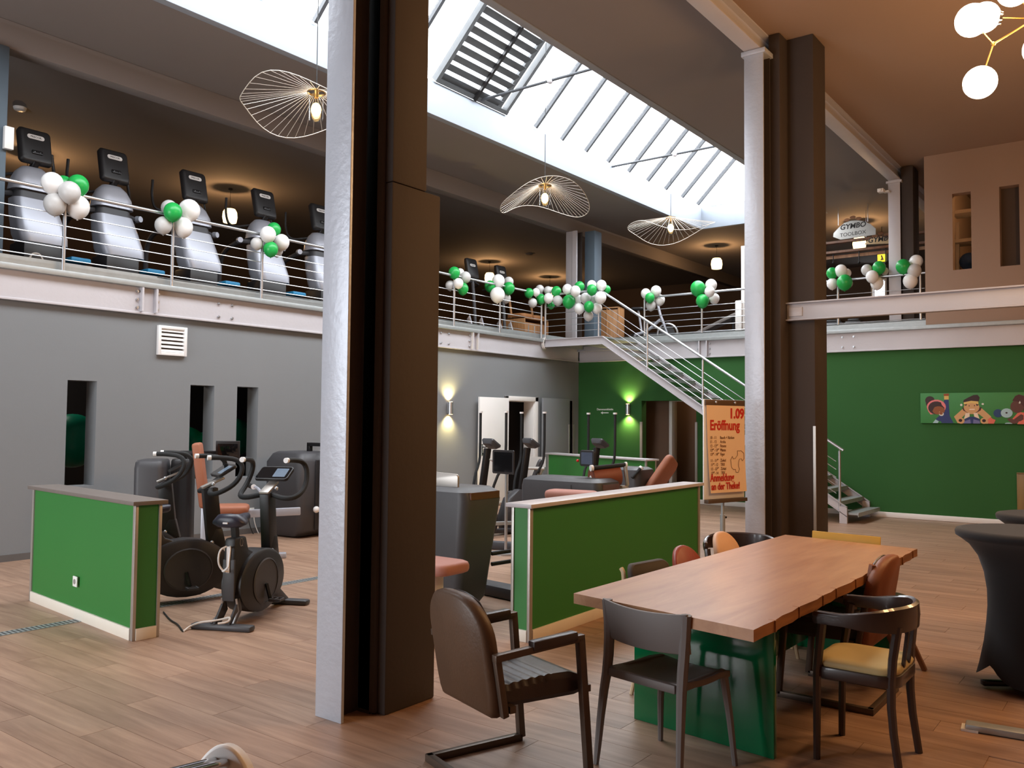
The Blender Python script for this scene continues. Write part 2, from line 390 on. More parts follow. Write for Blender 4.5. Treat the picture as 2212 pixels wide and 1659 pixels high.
# skylight: reveal, ridge, glazing bars, panes, smoke vent with louvres
RX, RZ = (SKX0+SKX1)/2, CURB+(SKX1-SKX0)/2
sky = structure('trim_2', MB().box(SKX0-.12, SKY0, CEIL-.012, SKX0, SKY1, CURB).box(SKX1, SKY0, CEIL-.012, SKX1+.12, SKY1, CURB).box(SKX0-.12, SKY1, CEIL-.012, SKX1+.12, SKY1+.12, CURB+.02).box(SKX0-.12, SKY0-.12, CEIL-.012, SKX1+.12, SKY0, CURB+.02), m_reveal, bevel=.006)
glaze = structure('window_2', MB().beam((RX, SKY0, RZ), (RX, SKY1, RZ), .09, .1), m_galv)
gable = MB()
for y in (SKY0, SKY1): gable.prism([(SKX0, CURB), (SKX1, CURB), (RX, RZ)], 'y', y-.006, y+.006)
gable.build('gable_pane', m_glass, glaze)
PITCHY, BY0 = .8155, 12.008
bars = [BY0 + PITCHY*k for k in range(-12, 9) if SKY0+.1 < BY0+PITCHY*k < SKY1-.1]
vent0, vent1 = onX(940, 170, SKX0).y, onX(1092, 246, SKX0).y
bar0 = None
def skybar(y, s):
    a = (SKX0+.02 if s < 0 else SKX1-.02, y, CURB+.02); b = (RX, y, RZ)
    return MB().beam(a, b, .055, .075).build('glazing_bar', m_bar, glaze)
for y in bars:
    if not (vent0-.1 < y < vent1+.1): skybar(y, -1)
    skybar(y, 1)
edges = [SKY0] + bars + [SKY1]
for i in range(len(edges)-1):
    a, b = edges[i]+.028, edges[i+1]-.028
    for s in (-1, 1):
        if s < 0 and a < vent1 and b > vent0:
            if a < vent0-.15: b = vent0-.02
            elif b > vent1+.15: a = vent1+.02
            else: continue
        x0 = SKX0 if s < 0 else SKX1
        MB().loft([[(x0, a, CURB+.03), (x0, b, CURB+.03), (x0, b, CURB+.038), (x0, a, CURB+.038)], [(RX, a, RZ+.01), (RX, b, RZ+.01), (RX, b, RZ+.018), (RX, a, RZ+.018)]]).build('pane', m_glass, glaze)
        a, b = edges[i]+.028, edges[i+1]-.028
vent = thing('smoke_vent', 'grey metal louvred smoke vent set into the skylight glazing', 'vent', (SKX0, vent0, CURB+.02), 0)
SL = (SKX1-SKX0)/2*math.sqrt(2); vw = vent1-vent0
fr = MB(); Rv = Matrix.Rotation(-PI/4, 3, 'Y')
def vp(u, v, n=0): return Rv @ V(u, 0, n) + V(0, v, 0)
for v in (0, vw*.97): fr.beam(vp(0, v), vp(SL, v), .07, .11, up=vp(0,0,1))
fr.beam(vp(0, vw*.86), vp(SL, vw*.86), .1, .05, up=vp(0,0,1)); fr.beam(vp(.03, 0), vp(.03, vw), .07, .1, up=vp(0,0,1)); fr.beam(vp(SL-.03, 0), vp(SL-.03, vw), .07, .1, up=vp(0,0,1))
fr.build('vent_frame', m_louvre, vent)
MB().beam(vp(0, vw*.5, -.07), vp(SL, vw*.5, -.07), .05, .05, up=vp(0,0,1)).build('crank_bar', m_blackm, vent)
for k in range(11):
    u = .12 + k*(SL-.2)/11
    MB().beam(vp(u, .04, -.03), vp(u, vw*.84, -.03), .125, .012, up=Matrix.Rotation(math.radians(28), 3, 'Y') @ vp(0,0,1)).build('louvre_slat', m_louvre, vent)
for (p, q) in (((1036,217),(1262,144)), ((1322,360),(1530,311))):
    a = onX(*p, SKX0+.02); b = V(SKX1-.02, a.y, a.z)
    t = thing('tie_rod', 'thin steel tie rod with a ball joint spanning the skylight ' + ('beside the louvred vent' if p[0] < 1200 else 'over the far glazing bars'), 'tie rod', a, 0, 'skylight tie rods')
    MB().cyl((0,0,0), b-a, .022).build('rod', m_bar, t); MB().ball((b-a)*.5, .05).build('ball_joint', m_steel, t)

# ceiling beams along y
structure('trim_3', MB().box(-3.86, -4, 5.96, -3.66, 26, 5.985).box(-3.78, -4, 5.985, -3.74, 26, CEIL).box(-3.86, -4, CEIL-.02, -3.66, 26, CEIL), m_steel, bevel=.004)
structure('trim_4', MB().box(-10.82, -4, 5.87, -10.6, 26, CEIL), m_taupe, bevel=.01)
# edge beams round the mezzanine
def edge_beam(name, M, L, joints, bolts, stop=None):
    t = structure(name, MB().box(0, 0, 2.93, L, .02, 3.24), m_steel)
    t.matrix_world = M
    MB().box(0, -.075, 3.235, L, .05, 3.30).build('top_flange', m_galv, t, bevel=.004)
    MB().box(0, -.02, 2.9, L, .02, 2.93).build('bottom_flange', m_steel, t, bevel=.004)
    MB().box(0, .03, 3.30, L, .042, 3.405).box(0, .03, 3.395, L, .1, 3.41).build('skirting_angle', m_galv, t)
    b0 = None
    def bolt(x, z):
        nonlocal b0
        if b0 is None: b0 = MB().cyl((0,0,0), (0,-.018,0), .019, n=6).cyl((0,-.018,0), (0,-.032,0), .011, n=8).build('bolt', m_stain, t); o = b0
        else: o = b0.copy(); COL.objects.link(o); o.parent = t
        o.location = (x, 0, z)
    for j0, j1 in joints:
        for x, s in ((j0, -1), (j1, 1)):
            MB().box(x-.012, -.07, 2.93, x+.012, 0, 3.235).build('stiffener', m_steel, t)
            for z in (2.98, 3.08, 3.18): bolt(x+.045*s, z)
    for x, z in bolts: bolt(x, z)
    return t
ML = Matrix.Translation((XG+.05, 0, 0)) @ Matrix.Rotation(PI/2, 4, 'Z') @ Matrix.Translation((-3.9, 0, 0))
eb = edge_beam('trim_5', ML, 15.9+3.9-.05, [(5.74+3.9, 5.93+3.9), (12.19+3.9, 12.34+3.9)], [(x+3.9, z) for x in (6.86, 7.07, 11.36, 11.57) for z in (2.98, 3.16)])
MB2 = Matrix.Translation((-10.2, YG-.05, 0))
edge_beam('trim_6', MB2, 16.2, [(10.2-7.35, 10.2-7.19)], [(10.2+x, z) for x in (-4.6, -4.4) for z in (2.99, 3.17)])
# horizontal beam on the pillar
t = structure('trim_7', MB().box(-3.54, 10.0, 2.815, 6, 10.03, 3.02).box(-3.54, 9.95, 3.005, 6, 10.045, 3.022).box(-3.54, 9.95, 2.808, 6, 10.045, 2.825), m_steel, bevel=.003)
MB().box(-3.50, 9.985, 2.86, -3.34, 10.002, 2.965).build('end_plate', m_steel, t, bevel=.003)

# pillars: steel section in thick silver paint, dark casing behind
def pillar(name, label, x0, y0, secw, z0, z1, casing, mats=(m_colsilver, m_coldark), upper=None, mid=None, guard=None):
    t = thing(name, label, 'pillar', (x0, y0, z0))
    h = z1-z0
    MB().box(0, 0, 0, secw, .02, h).build('flange', mats[0], t, bevel=.003)
    MB().box(secw*.5-.008, .02, 0, secw*.5+.008, .2, h).build('web', m_coldark, t)
    MB().box(0, .2, 0, secw, .22, h).build('flange', m_coldark, t)
    if mid: MB().box(*mid).build('inner_casing', mats[1], t, bevel=.02)
    MB().box(*casing).build('casing', mats[1], t, bevel=.012)
    if upper: MB().box(*upper).build('casing', mats[1], t, bevel=.012)
    if guard: MB().box(*guard).build('corner_guard', m_alu, t)
    return t
pillar('pillar', 'broad pillar in front, silver steel face and dark casing, standing before the exercise bikes', -3.695, 3.14, .207, 0, 5.96,
       (-.1, .23, 0, .297, .63, 2.93), upper=(-.1, .23, 2.93, .297, .51, 5.96), mid=(.1, .2, 0, .245, .245, 5.96))
p2 = pillar('pillar', 'tall pillar with silver steel face beyond the wooden table, flip chart beside it', -3.861, 9.55, .231, 0, 5.96,
       (.1, .5, 0, .645, .95, 5.96+.24), mid=(.2, .24, 0, .34, .52, 5.96+.24), guard=(.62, .49, 0, .65, .503, 1.58))
MB().box(-.03, -.02, 5.90, .26, .24, 5.955).build('cap_plate', m_colsilver, p2, bevel=.004)
p3 = pillar('pillar', 'steel pillar standing on the upper floor behind the balloon railing', -3.86, 16.15, .2, 3.28, 5.96, (.2, .06, 0, .40, .5, 2.9), mats=(m_steel, m_coldark))
MB().box(-.03, -.02, 2.62, .23, .2, 2.66).build('cap_plate', m_steel, p3)
m_bluegrey = mat('blue_grey_column_paint', (84,98,110), .6, .1, var=.06)
pillar('pillar', 'blue grey pillar at the near end of the upper railing', -10.8, 3.45, .2, 3.28, 5.87, (-.1, .22, 0, .25, .82, 2.59), mats=(m_bluegrey, m_bluegrey))
xa, xb, xc, xd = (onY(x, 640, 16.05).x for x in (1222, 1246, 1252, 1272))
p5 = pillar('pillar', 'slim pillar with pale face at the mezzanine corner behind the stair landing', xa, 16.05, xb-xa, 3.28, 5.87, (xc-xa, .2, 0, xd-xa+.02, .5, 2.59), mats=(m_steel, m_bluegrey))
MB().box((xb-xa)*.62, -.02, 0, (xb-xa)*.98, 0, 2.59).build('cable_duct', m_steel, p5)

# ------------------------------------------------------------------ doors
d1 = structure('door_1', MB().box(XG, 13.29, 0, XG+.03, 13.39, 2.1).box(XG, 14.29, 0, XG+.03, 14.39, 2.1).box(XG, 13.29, 2.01, XG+.03, 14.39, 2.1).box(XG-.26, 13.38, 0, XG, 13.40, 2.02).box(XG-.26, 14.28, 0, XG, 14.30, 2.02).box(XG-.26, 13.38, 2.0, XG, 14.30, 2.02), m_whitep, bevel=.004)
MB().box(XG+.07, 12.40, .01, XG+.115, 13.29, 2.055).build('door_leaf', m_whitep, d1, bevel=.003)
hd = MB().box(XG+.115, 12.46, .96, XG+.119, 12.50, 1.18).build('handle_plate', m_stain, d1)
MB().cyl((XG+.118, 12.48, 1.12), (XG+.16, 12.48, 1.12), .011).cyl((XG+.155, 12.48, 1.12), (XG+.155, 12.60, 1.12), .011).cyl((XG+.118, 12.48, 1.0), (XG+.126, 12.48, 1.0), .016).build('handle', m_blackm, d1)
MB().box(XG+.1, 12.394, .98, XG+.112, 12.4, 1.2).build('lock_plate', m_stain, d1)
d2 = structure('door_2', MB().box(XG-.26, 14.98, 0, XG+.012, 15.0, 2.08).box(XG-.26, 15.70, 0, XG+.012, 15.72, 2.08), mat('grey_door_frame', (120,112,106), .6))
MB().box(XG+.07, 14.45, .01, XG+.112, 15.44, 2.09).build('door_leaf', m_grey, d2, bevel=.003)
for i, (x, y) in enumerate(((XG+.12, 15.385), (XG+.015, 15.715))): MB().box(x, y-.02, .08, x+.02, y+.02, 1.55).build('corner_guard', m_alu, d2)
structure('trim_8', MB().box(OP0-.03, YG-.02, .08, OP0+.02, YG+.01, 1.62).box(OP1-.02, YG-.02, .08, OP1+.03, YG+.01, 1.62), m_alu)
# ================================================================== staircase and railings
LY = 14.5
st = thing('staircase', 'silver steel staircase with open treads from the mezzanine down along the green wall', 'staircase', (-8.75, LY, 0))
def ch(mb, a, b, y, up=.16):          # channel stringer between two lower-edge points a, b (x,z)
    (x0, z0), (x1, z1) = a, b
    mb.prism([(x0, z0), (x1, z1), (x1, z1+up), (x0, z0+up)], 'y', y-.006, y+.006)
    for dz in (0, up-.012): mb.prism([(x0, z0+dz), (x1, z1+dz), (x1, z1+dz+.012), (x0, z0+dz+.012)], 'y', y-.045, y+.006)
SLP = .655
for y, nm in ((0, 0), (1.34, 1)):
    mb = MB(); ch(mb, (-1.45, 3.13), (0, 3.13), y); ch(mb, (0, 3.13), (4.62, 3.13-SLP*4.62), y)
    mb.box(4.5, y-.045, 0, 4.62, y+.006, .27)
    mb.build('stringer', m_steel, st)
MB().box(-1.45, .006, 3.262, .02, 1.334, 3.288).build('landing_plate', m_galv, st)
MB().box(-1.42, .02, 3.18, -1.3, 1.33, 3.26).box(-.75, .02, 3.18, -.65, 1.33, 3.26).build('landing_joist', m_galv, st)
m_grate = mat('perforated_tread_steel', (170,170,170), .5, .4, var=.3, scale=120)
tr = MB().m(0).box(0, .01, 0, .25, 1.33, .03).m(1).box(.205, .03, .03, .25, 1.31, .036).m(0).box(.244, .01, -.03, .25, 1.33, .0)

tr = tr.build('tread', [m_galv, m_grate], st)
for k in range(1, 19):
    o = tr if k == 1 else tr.copy()
    if k > 1: COL.objects.link(o); o.parent = st
    o.location = (.02+.2655*(k-1), 0, 3.27-.1739*k)
# railings
def rail_post(parent, x, y, z0, z1): MB().cyl((x, y, z0), (x, y, z1), .021, n=12).cyl((x, y, z1), (x, y, z1+.05), .009, n=8).build('post', m_stain, parent)
RZS = (3.95, 3.82, 3.69, 3.56, 3.43)
rl = thing('railing', 'stainless steel railing of five rods along the upper floor above the grey wall', 'railing', (XG+.1, -3, 3.28))
MB().cyl((0, 0, .935), (0, 17.4, .935), .022, n=12).build('handrail', m_stain, rl)
for z in RZS: MB().cyl((0, 0, z-3.28), (0, 17.4, z-3.28), .0065, n=6).build('rod', m_stain, rl)
for y in (2.0, 3.38, 4.76, 6.13, 7.51, 8.88, 10.26, 11.65, 12.99, 14.375): rail_post(rl, .0, y+3, .0, .9)
ls = thing('railing', 'stainless steel railing bending from the landing down along the stairs', 'railing', (-10.12, LY, 3.28))
p0, p1, p2_ = V(0, 0, 0), V(1.3, 0, 0), V(5.93, 0, -SLP*4.63)
MB().tube([p0+V(0,0,.93), p1+V(-.06,0,.93), p1+V(.06,0,.92-.06*SLP), p2_+V(0,0,.93)], .022, n=12).build('handrail', m_stain, ls)
for z in RZS:
    dz = V(0, 0, z-3.28); MB().tube([p0+dz, p1+dz, p2_+dz-V(.12, 0, -.12*SLP)], .0065, n=6).build('rod', m_stain, ls)
for px in (1178, 1293): rail_post(ls, onY(px, 700, LY).x+10.12, 0, -.0, .9)
for px in (1398, 1518): 
    x = onY(px, 780, LY).x+10.12; zz = -SLP*(x-1.3); rail_post(ls, x, 0, zz-.02, zz+.88)
x = onY(1814, 1040, LY).x+10.12; zz = -SLP*(x-1.3); rail_post(ls, x, 0, zz-.08, zz+.88)
x = onY(1660, 900, LY).x+10.12; zz = -SLP*(x-1.3); rail_post(ls, x, 0, zz-.02, zz+.88)
br = thing('railing', 'stainless steel railing along the upper floor above the green wall', 'railing', (-8.64, YG+.02, 3.28))
MB().cyl((0, 0, .935), (5.43, 0, .935), .022, n=12).build('handrail', m_stain, br)
for z in RZS: MB().cyl((0, 0, z-3.28), (5.4, 0, z-3.28), .0065, n=6).build('rod', m_stain, br)
for x in (-8.64, -7.35, -6.03, -4.69, -3.31): rail_post(br, x+8.64, 0, .0, .9)

# ================================================================== balloons
def balloon_mesh():
    mb = MB(); prof = []
    for k in range(13):
        t = PI*k/12; z = -math.cos(t); r = math.sin(t)*(1 if z > 0 else 1-.10*z*z)
        prof.append((max(r, .03), z*(1.0 if z > 0 else 1.12)))
    mb.lathe(prof, n=20, cap=True); mb.cyl((0,0,-1.1), (0,0,-1.2), .04, .09, n=8)
    return mb
bal = {}
def balloon(px, py, r, col, place, plane, front, label):
    p = onX(px, py, XG+.1) if plane == 'L' else onY(px, py, LY if plane == 'S' else YG)
    d = (p-EYEP); off = {0: .02, 1: .17, -1: -.15}[front]
    p = p - d.normalized()*off; R = r*depth(p)/FL
    if col not in bal:
        o = balloon_mesh().build('balloon', {'g': m_bgreen, 'w': m_bwhite, 'p': m_bgrey}[col]); bal[col] = o
    else: o = bal[col].copy(); COL.objects.link(o)
    o.location = p; o.scale = (R, R, R*1.04)
    return tag(o, label, 'balloon', 'balloons tied along the upper railings')
CN = {'g': 'green', 'w': 'white', 'p': 'pearl grey'}
BUNCH = [
 ('the balloon bunch nearest the blue grey pillar', 'L', [(112.7,395.3,22.5,'w',0,'upper, touching the grey shroud'),(137,399,19,'g',-1,'half hidden small'),(168.5,400,22,'g',0,'fully visible upper'),(150.2,414.7,22.5,'p',1,'centre'),(118.9,440.4,23,'p',0,'lowest'),(168,446.5,24,'w',0,'lower')]),
 ('the second balloon bunch along the grey wall railing', 'L', [(365.4,449.6,17,'p',-1,'back'),(373.4,457.6,19.5,'g',1,'single'),(409,453.9,22.5,'w',0,'large upper'),(352.9,486.4,18,'p',0,'lower outer'),(395.3,490.7,20.5,'w',0,'lower')]),
 ('the third balloon bunch along the grey wall railing', 'L', [(591.5,496,15,'g',-1,'upper'),(578.8,506.2,17,'w',1,'front'),(554.5,526.2,13,'p',0,'low outer'),(608.4,522.9,16.5,'w',0,'side'),(584.8,538,15.8,'g',1,'bottom'),(598,541,13,'p',-1,'hidden back')]),
 ('the bunch just past the broad pillar', 'L', [(981.2,589,12.6,'g',0,'top'),(994,589,9,'w',-1,'hidden back'),(1005.3,598.8,12,'p',0,'side'),(972.6,616.4,10.5,'p',-1,'low outer'),(990.3,611.8,10.8,'w',1,'front'),(999.6,623.7,12.5,'g',0,'bottom')]),
 ('the bunch beside the warm pendant glow', 'L', [(1058.5,618,12,'g',-1,'hidden back'),(1076.6,606.7,13.8,'w',0,'top'),(1098.9,608.7,10.6,'p',-1,'upper back'),(1098.9,622.5,13,'g',0,'side'),(1074.5,636.7,16,'w',1,'big lower'),(1092.9,643.9,10.5,'p',-1,'lower back')]),
 ('the bunch at the end of the grey wall railing', 'L', [(1142.7,632.8,10.2,'g',0,'outermost'),(1157.8,631,8.4,'w',1,'small front'),(1165.9,625,9.5,'p',-1,'upper back'),(1150.4,653.9,9.8,'p',0,'lowest'),(1168,646,11,'g',0,'lower')]),
 ('the bunch on the landing corner post', 'S', [(1183.6,627.6,9,'p',0,'upper'),(1201.8,629.3,11,'g',0,'upper'),(1184.8,643.9,10.6,'w',1,'front'),(1190,658.5,8.5,'g',-1,'half hidden'),(1204.6,649,10.8,'p',0,'lower')]),
 ('the middle bunch of the landing railing', 'S', [(1225.5,624.7,10.8,'w',0,'upper outer'),(1251.8,619,11.1,'g',-1,'top'),(1242.7,628.5,11.3,'w',1,'front'),(1228.6,651.3,14,'g',0,'big lower'),(1249,645.7,9.5,'w',-1,'back')]),
 ('the low bunch under the landing handrail', 'S', [(1264.7,643.9,11.5,'p',0,'uppermost'),(1251.3,666.3,11.3,'w',0,'outer'),(1272.4,662,11.4,'g',1,'single'),(1289.6,665.4,11.3,'w',0,'inner'),(1271,681.7,10.8,'p',0,'lowest')]),
 ('the bunch where the stair handrail starts', 'S', [(1278,615.6,10.2,'w',-1,'back'),(1278.4,625.9,11.3,'g',1,'front'),(1299,616.4,11.3,'w',0,'top'),(1310,625.5,9.3,'g',-1,'half hidden'),(1297,642.6,12.8,'w',1,'big lower'),(1281.5,646,9,'p',-1,'hidden')]),
 ('the first bunch on the railing above the green wall', 'B', [(1394.9,634,10.5,'w',0,'upper outer'),(1417,628.5,11.4,'w',0,'top'),(1403.7,643,10.5,'g',1,'single'),(1425,647.9,11.4,'w',-1,'behind the handrail'),(1406,659.8,10.8,'p',0,'lowest')]),
 ('the bunch near the white cage frame', 'B', [(1507.5,622.8,16,'g',0,'big upper'),(1536,615.8,12.6,'w',-1,'top'),(1533,629.7,11,'w',1,'front'),(1517.5,649.8,14.2,'g',0,'lower'),(1543,644.9,11.2,'w',-1,'lower')]),
 ('the bunch directly beside the tall pillar', 'B', [(1797.6,590,12,'g',0,'upper'),(1816.6,584.7,12.8,'w',0,'top'),(1829,590,9.5,'w',-1,'half hidden'),(1798,613,11.7,'w',0,'lower'),(1824.4,609.6,16.2,'g',1,'big'),(1832,612,10,'p',-1,'hidden')]),
 ('the bunch before the upper floor pillar', 'B', [(1872.5,583,11.7,'p',0,'outer'),(1898.9,578,13.8,'g',0,'single'),(1883.9,597.3,13,'w',1,'front'),(1894.4,611.7,13.5,'w',0,'lowest'),(1911,585.7,8,'p',-1,'hidden back')]),
 ('the bunch next to the brown upper wall', 'B', [(1951,575.2,15.2,'g',0,'single'),(1978.8,564.6,13.8,'w',-1,'top'),(1975,584.7,14.4,'p',0,'middle'),(1966.4,606.8,15,'w',0,'lowest')]),
]
for place, plane, bs in BUNCH:
    for x, y, r, c, f, pos in bs: balloon(x, y, r, c, place, plane, f, f'{pos} {CN[c]} balloon in {place}')

# ================================================================== green half-height partitions
m_pgreen = mat('green_partition_panel', (47,121,51), .55, var=.03, scale=2)
m_pbase = mat('cream_partition_skirting', (236,228,214), .55, var=.03)
def partition(name, label, base, heading, L, T, ledge_mat, hgt=1.0):
    t = thing(name, label, 'partition', base, heading)
    MB().box(.01, .012, 0, L-.01, T-.012, hgt-.03).build('panel', m_pgreen, t)
    for x in (0, L-.04):
        for y in (0, T-.024): MB().box(x, y, 0, x+.04, y+.024, hgt-.03).build('edge_profile', m_alu, t, bevel=.002)
    MB().box(-.03, -.03, hgt-.03, L+.03, T+.03, hgt).build('ledge', ledge_mat, t, bevel=.003)
    MB().box(.04, -.006, 0, L-.04, .012, .085).build('baseboard', m_pbase, t, bevel=.002); MB().box(.04, T-.012, 0, L-.04, T+.006, .085).build('baseboard', m_pbase, t, bevel=.002)
    MB().box(-.006, .024, 0, .012, T-.024, .085).build('baseboard', m_pbase, t, bevel=.002); MB().box(L-.012, .024, 0, L+.006, T-.024, .085).build('baseboard', m_pbase, t, bevel=.002)
    return t
A, B_, C_ = onZ(62,1297), onZ(285,1386), onZ(349,1376)
hd = math.atan2(A.y-B_.y, A.x-B_.x)
pt1 = partition('partition', 'green half-height partition with grey ledge beside the exercise bikes, a white socket low on it', B_, hd, (A-B_).length, .2, m_ledge)
# local y of this frame points away from the bikes' side, so flip the thickness towards them
pt1.location = B_ + V(math.sin(hd), -math.cos(hd), 0)*.2
sx, sz = (onY(165, 1258, B_.y+.07)-B_).length, onY(165, 1258, B_.y+.07).z
so = thing('wall_socket', 'white wall socket low on the green partition face', 'socket', B_ + (A-B_).normalized()*sx + V(0,-.001,sz), hd)
MB().box(-.041, 0, -.041, .041, .011, .041).build('cover', m_outlet, so, bevel=.004).location = (0, 0, 0)
MB().cyl((0,.011,0),(0,.0135,0), .021, n=20).build('insert', m_socketgrey, so)
L_, R_ = onZ(1103,1385), onZ(1143,1389)
hd2 = math.radians(91.2)
far = R_ + V(math.cos(hd2), math.sin(hd2), 0)*3.0
pt2 = partition('partition', 'long green partition with pale ledge running behind the wooden table', R_, hd2, 3.02, (R_-L_).length+.028, m_ledge2)
P3a, P3b = onZ(1396, 992, 1.0), onZ(1182, 978, 1.0)
hd3 = math.atan2(P3b.y-P3a.y, P3b.x-P3a.x)
pt3 = partition('partition', 'green partition farthest back, in front of the door in the grey wall', (P3a.x, P3a.y, 0), hd3, (P3b-P3a).length, .22, m_ledge2)
pt3.location = V(P3a.x, P3a.y, 0) + V(math.sin(hd3), -math.cos(hd3), 0)*.22

# ================================================================== wall fittings
va, vb = onX(338, 735, XG), onX(400, 737, XG)
vg = thing('vent_grille', 'white louvred vent grille high on the grey wall', 'vent grille', (XG, (va.y+vb.y)/2, 2.60))
hw, hh = (vb.y-va.y)/2, .19
MB().box(0, -hw, -hh, .05, -hw+.04, hh).box(0, hw-.04, -hh, .05, hw, hh).box(0, -hw+.04, hh-.04, .05, hw-.04, hh).box(0, -hw+.04, -hh, .05, hw-.04, -hh+.04).build('frame', m_white, vg, bevel=.004)
MB().box(.002, -hw+.03, -hh+.03, .006, hw-.03, hh-.03).build('dark_back', m_hole, vg)
for k in range(6):
    z = -hh+.06+k*.052
    MB().beam((.03, -hw+.04, z), (.03, hw-.04, z), .04, .008, up=rot(0, 55, 0) @ V(0,0,1)).build('slat', m_white, vg)
def sconce(label, loc, rz):
    t = thing('wall_lamp', label, 'wall lamp', loc, rz)
    MB().box(0, -.03, -.1, .02, .03, .1).build('wall_plate', m_stain, t, bevel=.003)
    mb = MB(); mb.loft([[V(.06+.045*math.cos(2*PI*i/16), .05*math.sin(2*PI*i/16), z) for i in range(16)] for z in (-.11, .11)], True)
    mb.build('body', m_stain, t)
    MB().cyl((.06,0,.111), (.06,0,.114), .036, n=16).cyl((.06,0,-.114), (.06,0,-.111), .036, n=16).build('lens', m_bulbwarm, t)
    for s in (1, -1): lamp('sconce_light', 'SPOT', (.065, 0, s*.13), 60, (1, .80, .34), .03, t, 125, (-.28, 0, s*1.0), 1.0)
    return t
sconce('steel up and down wall lamp on the grey wall beside the white door', (XG, onX(968,882,XG).y, 1.83), 0)
sconce('steel up and down wall lamp on the green wall beside the corridor opening', (onY(1359,884,YG).x, YG, 1.88), -PI/2)
sg = thing('wall_sign', 'white lettering with an arrow on the green wall', 'sign', (onY(1307,884,YG).x, YG-.002, 1.86))
m_letter = mat('white_vinyl_lettering', (226,232,224), .6, var=.01)
text('Damenumkleide', 'lettering', .062, m_letter, sg, frame((0, -.001, .0), (1,0,0), (0,0,1)), align='CENTER', bold=.001)
MB().prism([(-.11,-.055), (-.055,-.025), (-.055,-.045), (.09,-.045), (.09,-.065), (-.055,-.065), (-.055,-.085)], 'y', -.002, 0).build('arrow', m_letter, sg)
# socket strip with two plugged cables under the seat-press machine
sp = onX(537, 1104, XG)
so2 = thing('wall_socket', 'pair of white sockets on the grey wall with two cables plugged in', 'socket', (XG, sp.y, sp.z))
for y in (-.045, .045): MB().box(0, y-.042, -.042, .012, y+.042, .042).build('cover', m_outlet, so2, bevel=.004)
for i, (y, mm) in enumerate(((-.045, m_cableb), (.045, m_cablew))):
    c = MB().tube([(.012, y, 0), (.05, y, -.02), (.06, y+.02, -.2), (.1, y+.12, -.42), (.12, y+.35, -sp.z+.008), (.15, y+.6, -sp.z+.008)], .007, n=6, smooth=2)
    o = c.build('cable', mm, loc=(XG, sp.y, sp.z)); tag(o, ('black', 'white')[i]+' cable hanging from the wall socket to the floor', 'cable')

# floor drain: slotted channel along the hall
dr = thing('floor_drain', 'slotted metal drain channel set in the wood-look floor', 'drain', (onZ(0,1372).x-.02, 0, 0))
MB().box(-.06, -1, .0, -.05, 13, .004).box(.05, -1, .0, .06, 13, .004).build('edge_strip', m_galv, dr)
MB().box(-.05, -1, .0002, .05, 13, .0008).build('channel', m_hole, dr)
sl = None
for k in range(290):
    y = 1.6+k*.035
    if sl is None: sl = MB().box(-.05, -.0085, .001, .05, .0085, .004).build('slat', m_galv, dr); o = sl
    else: o = sl.copy(); COL.objects.link(o); o.parent = dr
    o.location = (0, y, 0)

# gym balls on a rack in the store room
rk = thing('ball_rack', 'dark steel rack carrying the big teal balls behind the grey wall', 'rack', (-11.35, 5.0, 0))
for z in (.42,):
    for x in (-.2, .2): MB().cyl((x, -.6, z), (x, 4.5, z), .02, n=8).build('rail', m_blackm, rk)
for y in (-.5, 1.6, 4.3):
    for x in (-.2, .2): MB().cyl((x, y, 0), (x, y, .42), .02, n=8).build('post', m_blackm, rk)
def gymball(px, py, r, label, xx=-11.35):
    p = onX(px, py, xx); R = r*depth(p)/FL; p.z = max(.42+R*.86, p.z)
    o = MB().ball((0,0,0), R, 32, 20).build('gym_ball', m_gymball, loc=p); tag(o, label, 'ball', 'gym balls in the store room')
gymball(156, 952, 58, 'teal gym ball seen through the slot nearest the blue grey pillar')
gymball(398, 968, 47, 'teal gym ball seen through the slot behind the tan seat')
gymball(450, 965, 34, 'shaded teal gym ball beside another in the slot behind the tan seat', -12.3)
gymball(503, 945, 42, 'teal gym ball seen through the narrow slot next to the second machine')
lamp('store_lamp', 'POINT', (-12.2, 5.2, 2.75), 34, (1, .95, .88), .2)

# canvas picture with three flat cartoon athletes
pc = thing('wall_picture', 'long canvas print of three cartoon athletes on the green wall', 'picture', (-3.318, YG-.035, 1.637))
K = .50/584.
m_pic = mat('print_green', (62,132,66), .6, var=.02)
MB().box(0, 0, 0, 1.9, .035, .508).build('canvas', m_pic, pc, bevel=.003)
def pal(n, c): return mat('print_'+n, c, .6, var=.01)
C = dict(hair=pal('dark_brown',(56,34,34)), skin1=pal('brown_skin',(146,84,44)), pink=pal('pink',(232,128,128)), navy=pal('navy',(44,56,108)), sand=pal('sand',(222,184,104)), rust=pal('rust',(150,74,34)), white=pal('white',(226,226,216)), pale=pal('pale_blue',(170,200,206)), tan=pal('tan_skin',(214,164,112)), band=pal('gold',(228,192,112)), cream=pal('cream',(240,216,190)), lilac=pal('lilac',(112,112,158)), coral=pal('coral',(226,112,92)), skin2=pal('deep_brown_skin',(98,58,50)), dblue=pal('slate_blue',(40,66,110)), ink=pal('ink',(48,22,26)), hair2=pal('maroon_hair',(76,36,34)))
layer = [0]
def shape(mbs, key, pts):                         # a flat printed area; points in the canvas's own units
    layer[0] += 1; d = -.0006-.00012*layer[0]
    mbs.setdefault(key, MB()).prism([((x-256)*K, (742-y)*K) for x, y in pts], 'y', d, .0)
def ell(cx, cy, rx, ry, n=18, a0=0, a1=360): return [(cx+rx*math.cos(math.radians(a0+(a1-a0)*i/n)), cy+ry*math.sin(math.radians(a0+(a1-a0)*i/n))) for i in range(n if a1-a0 == 360 else n+1)]
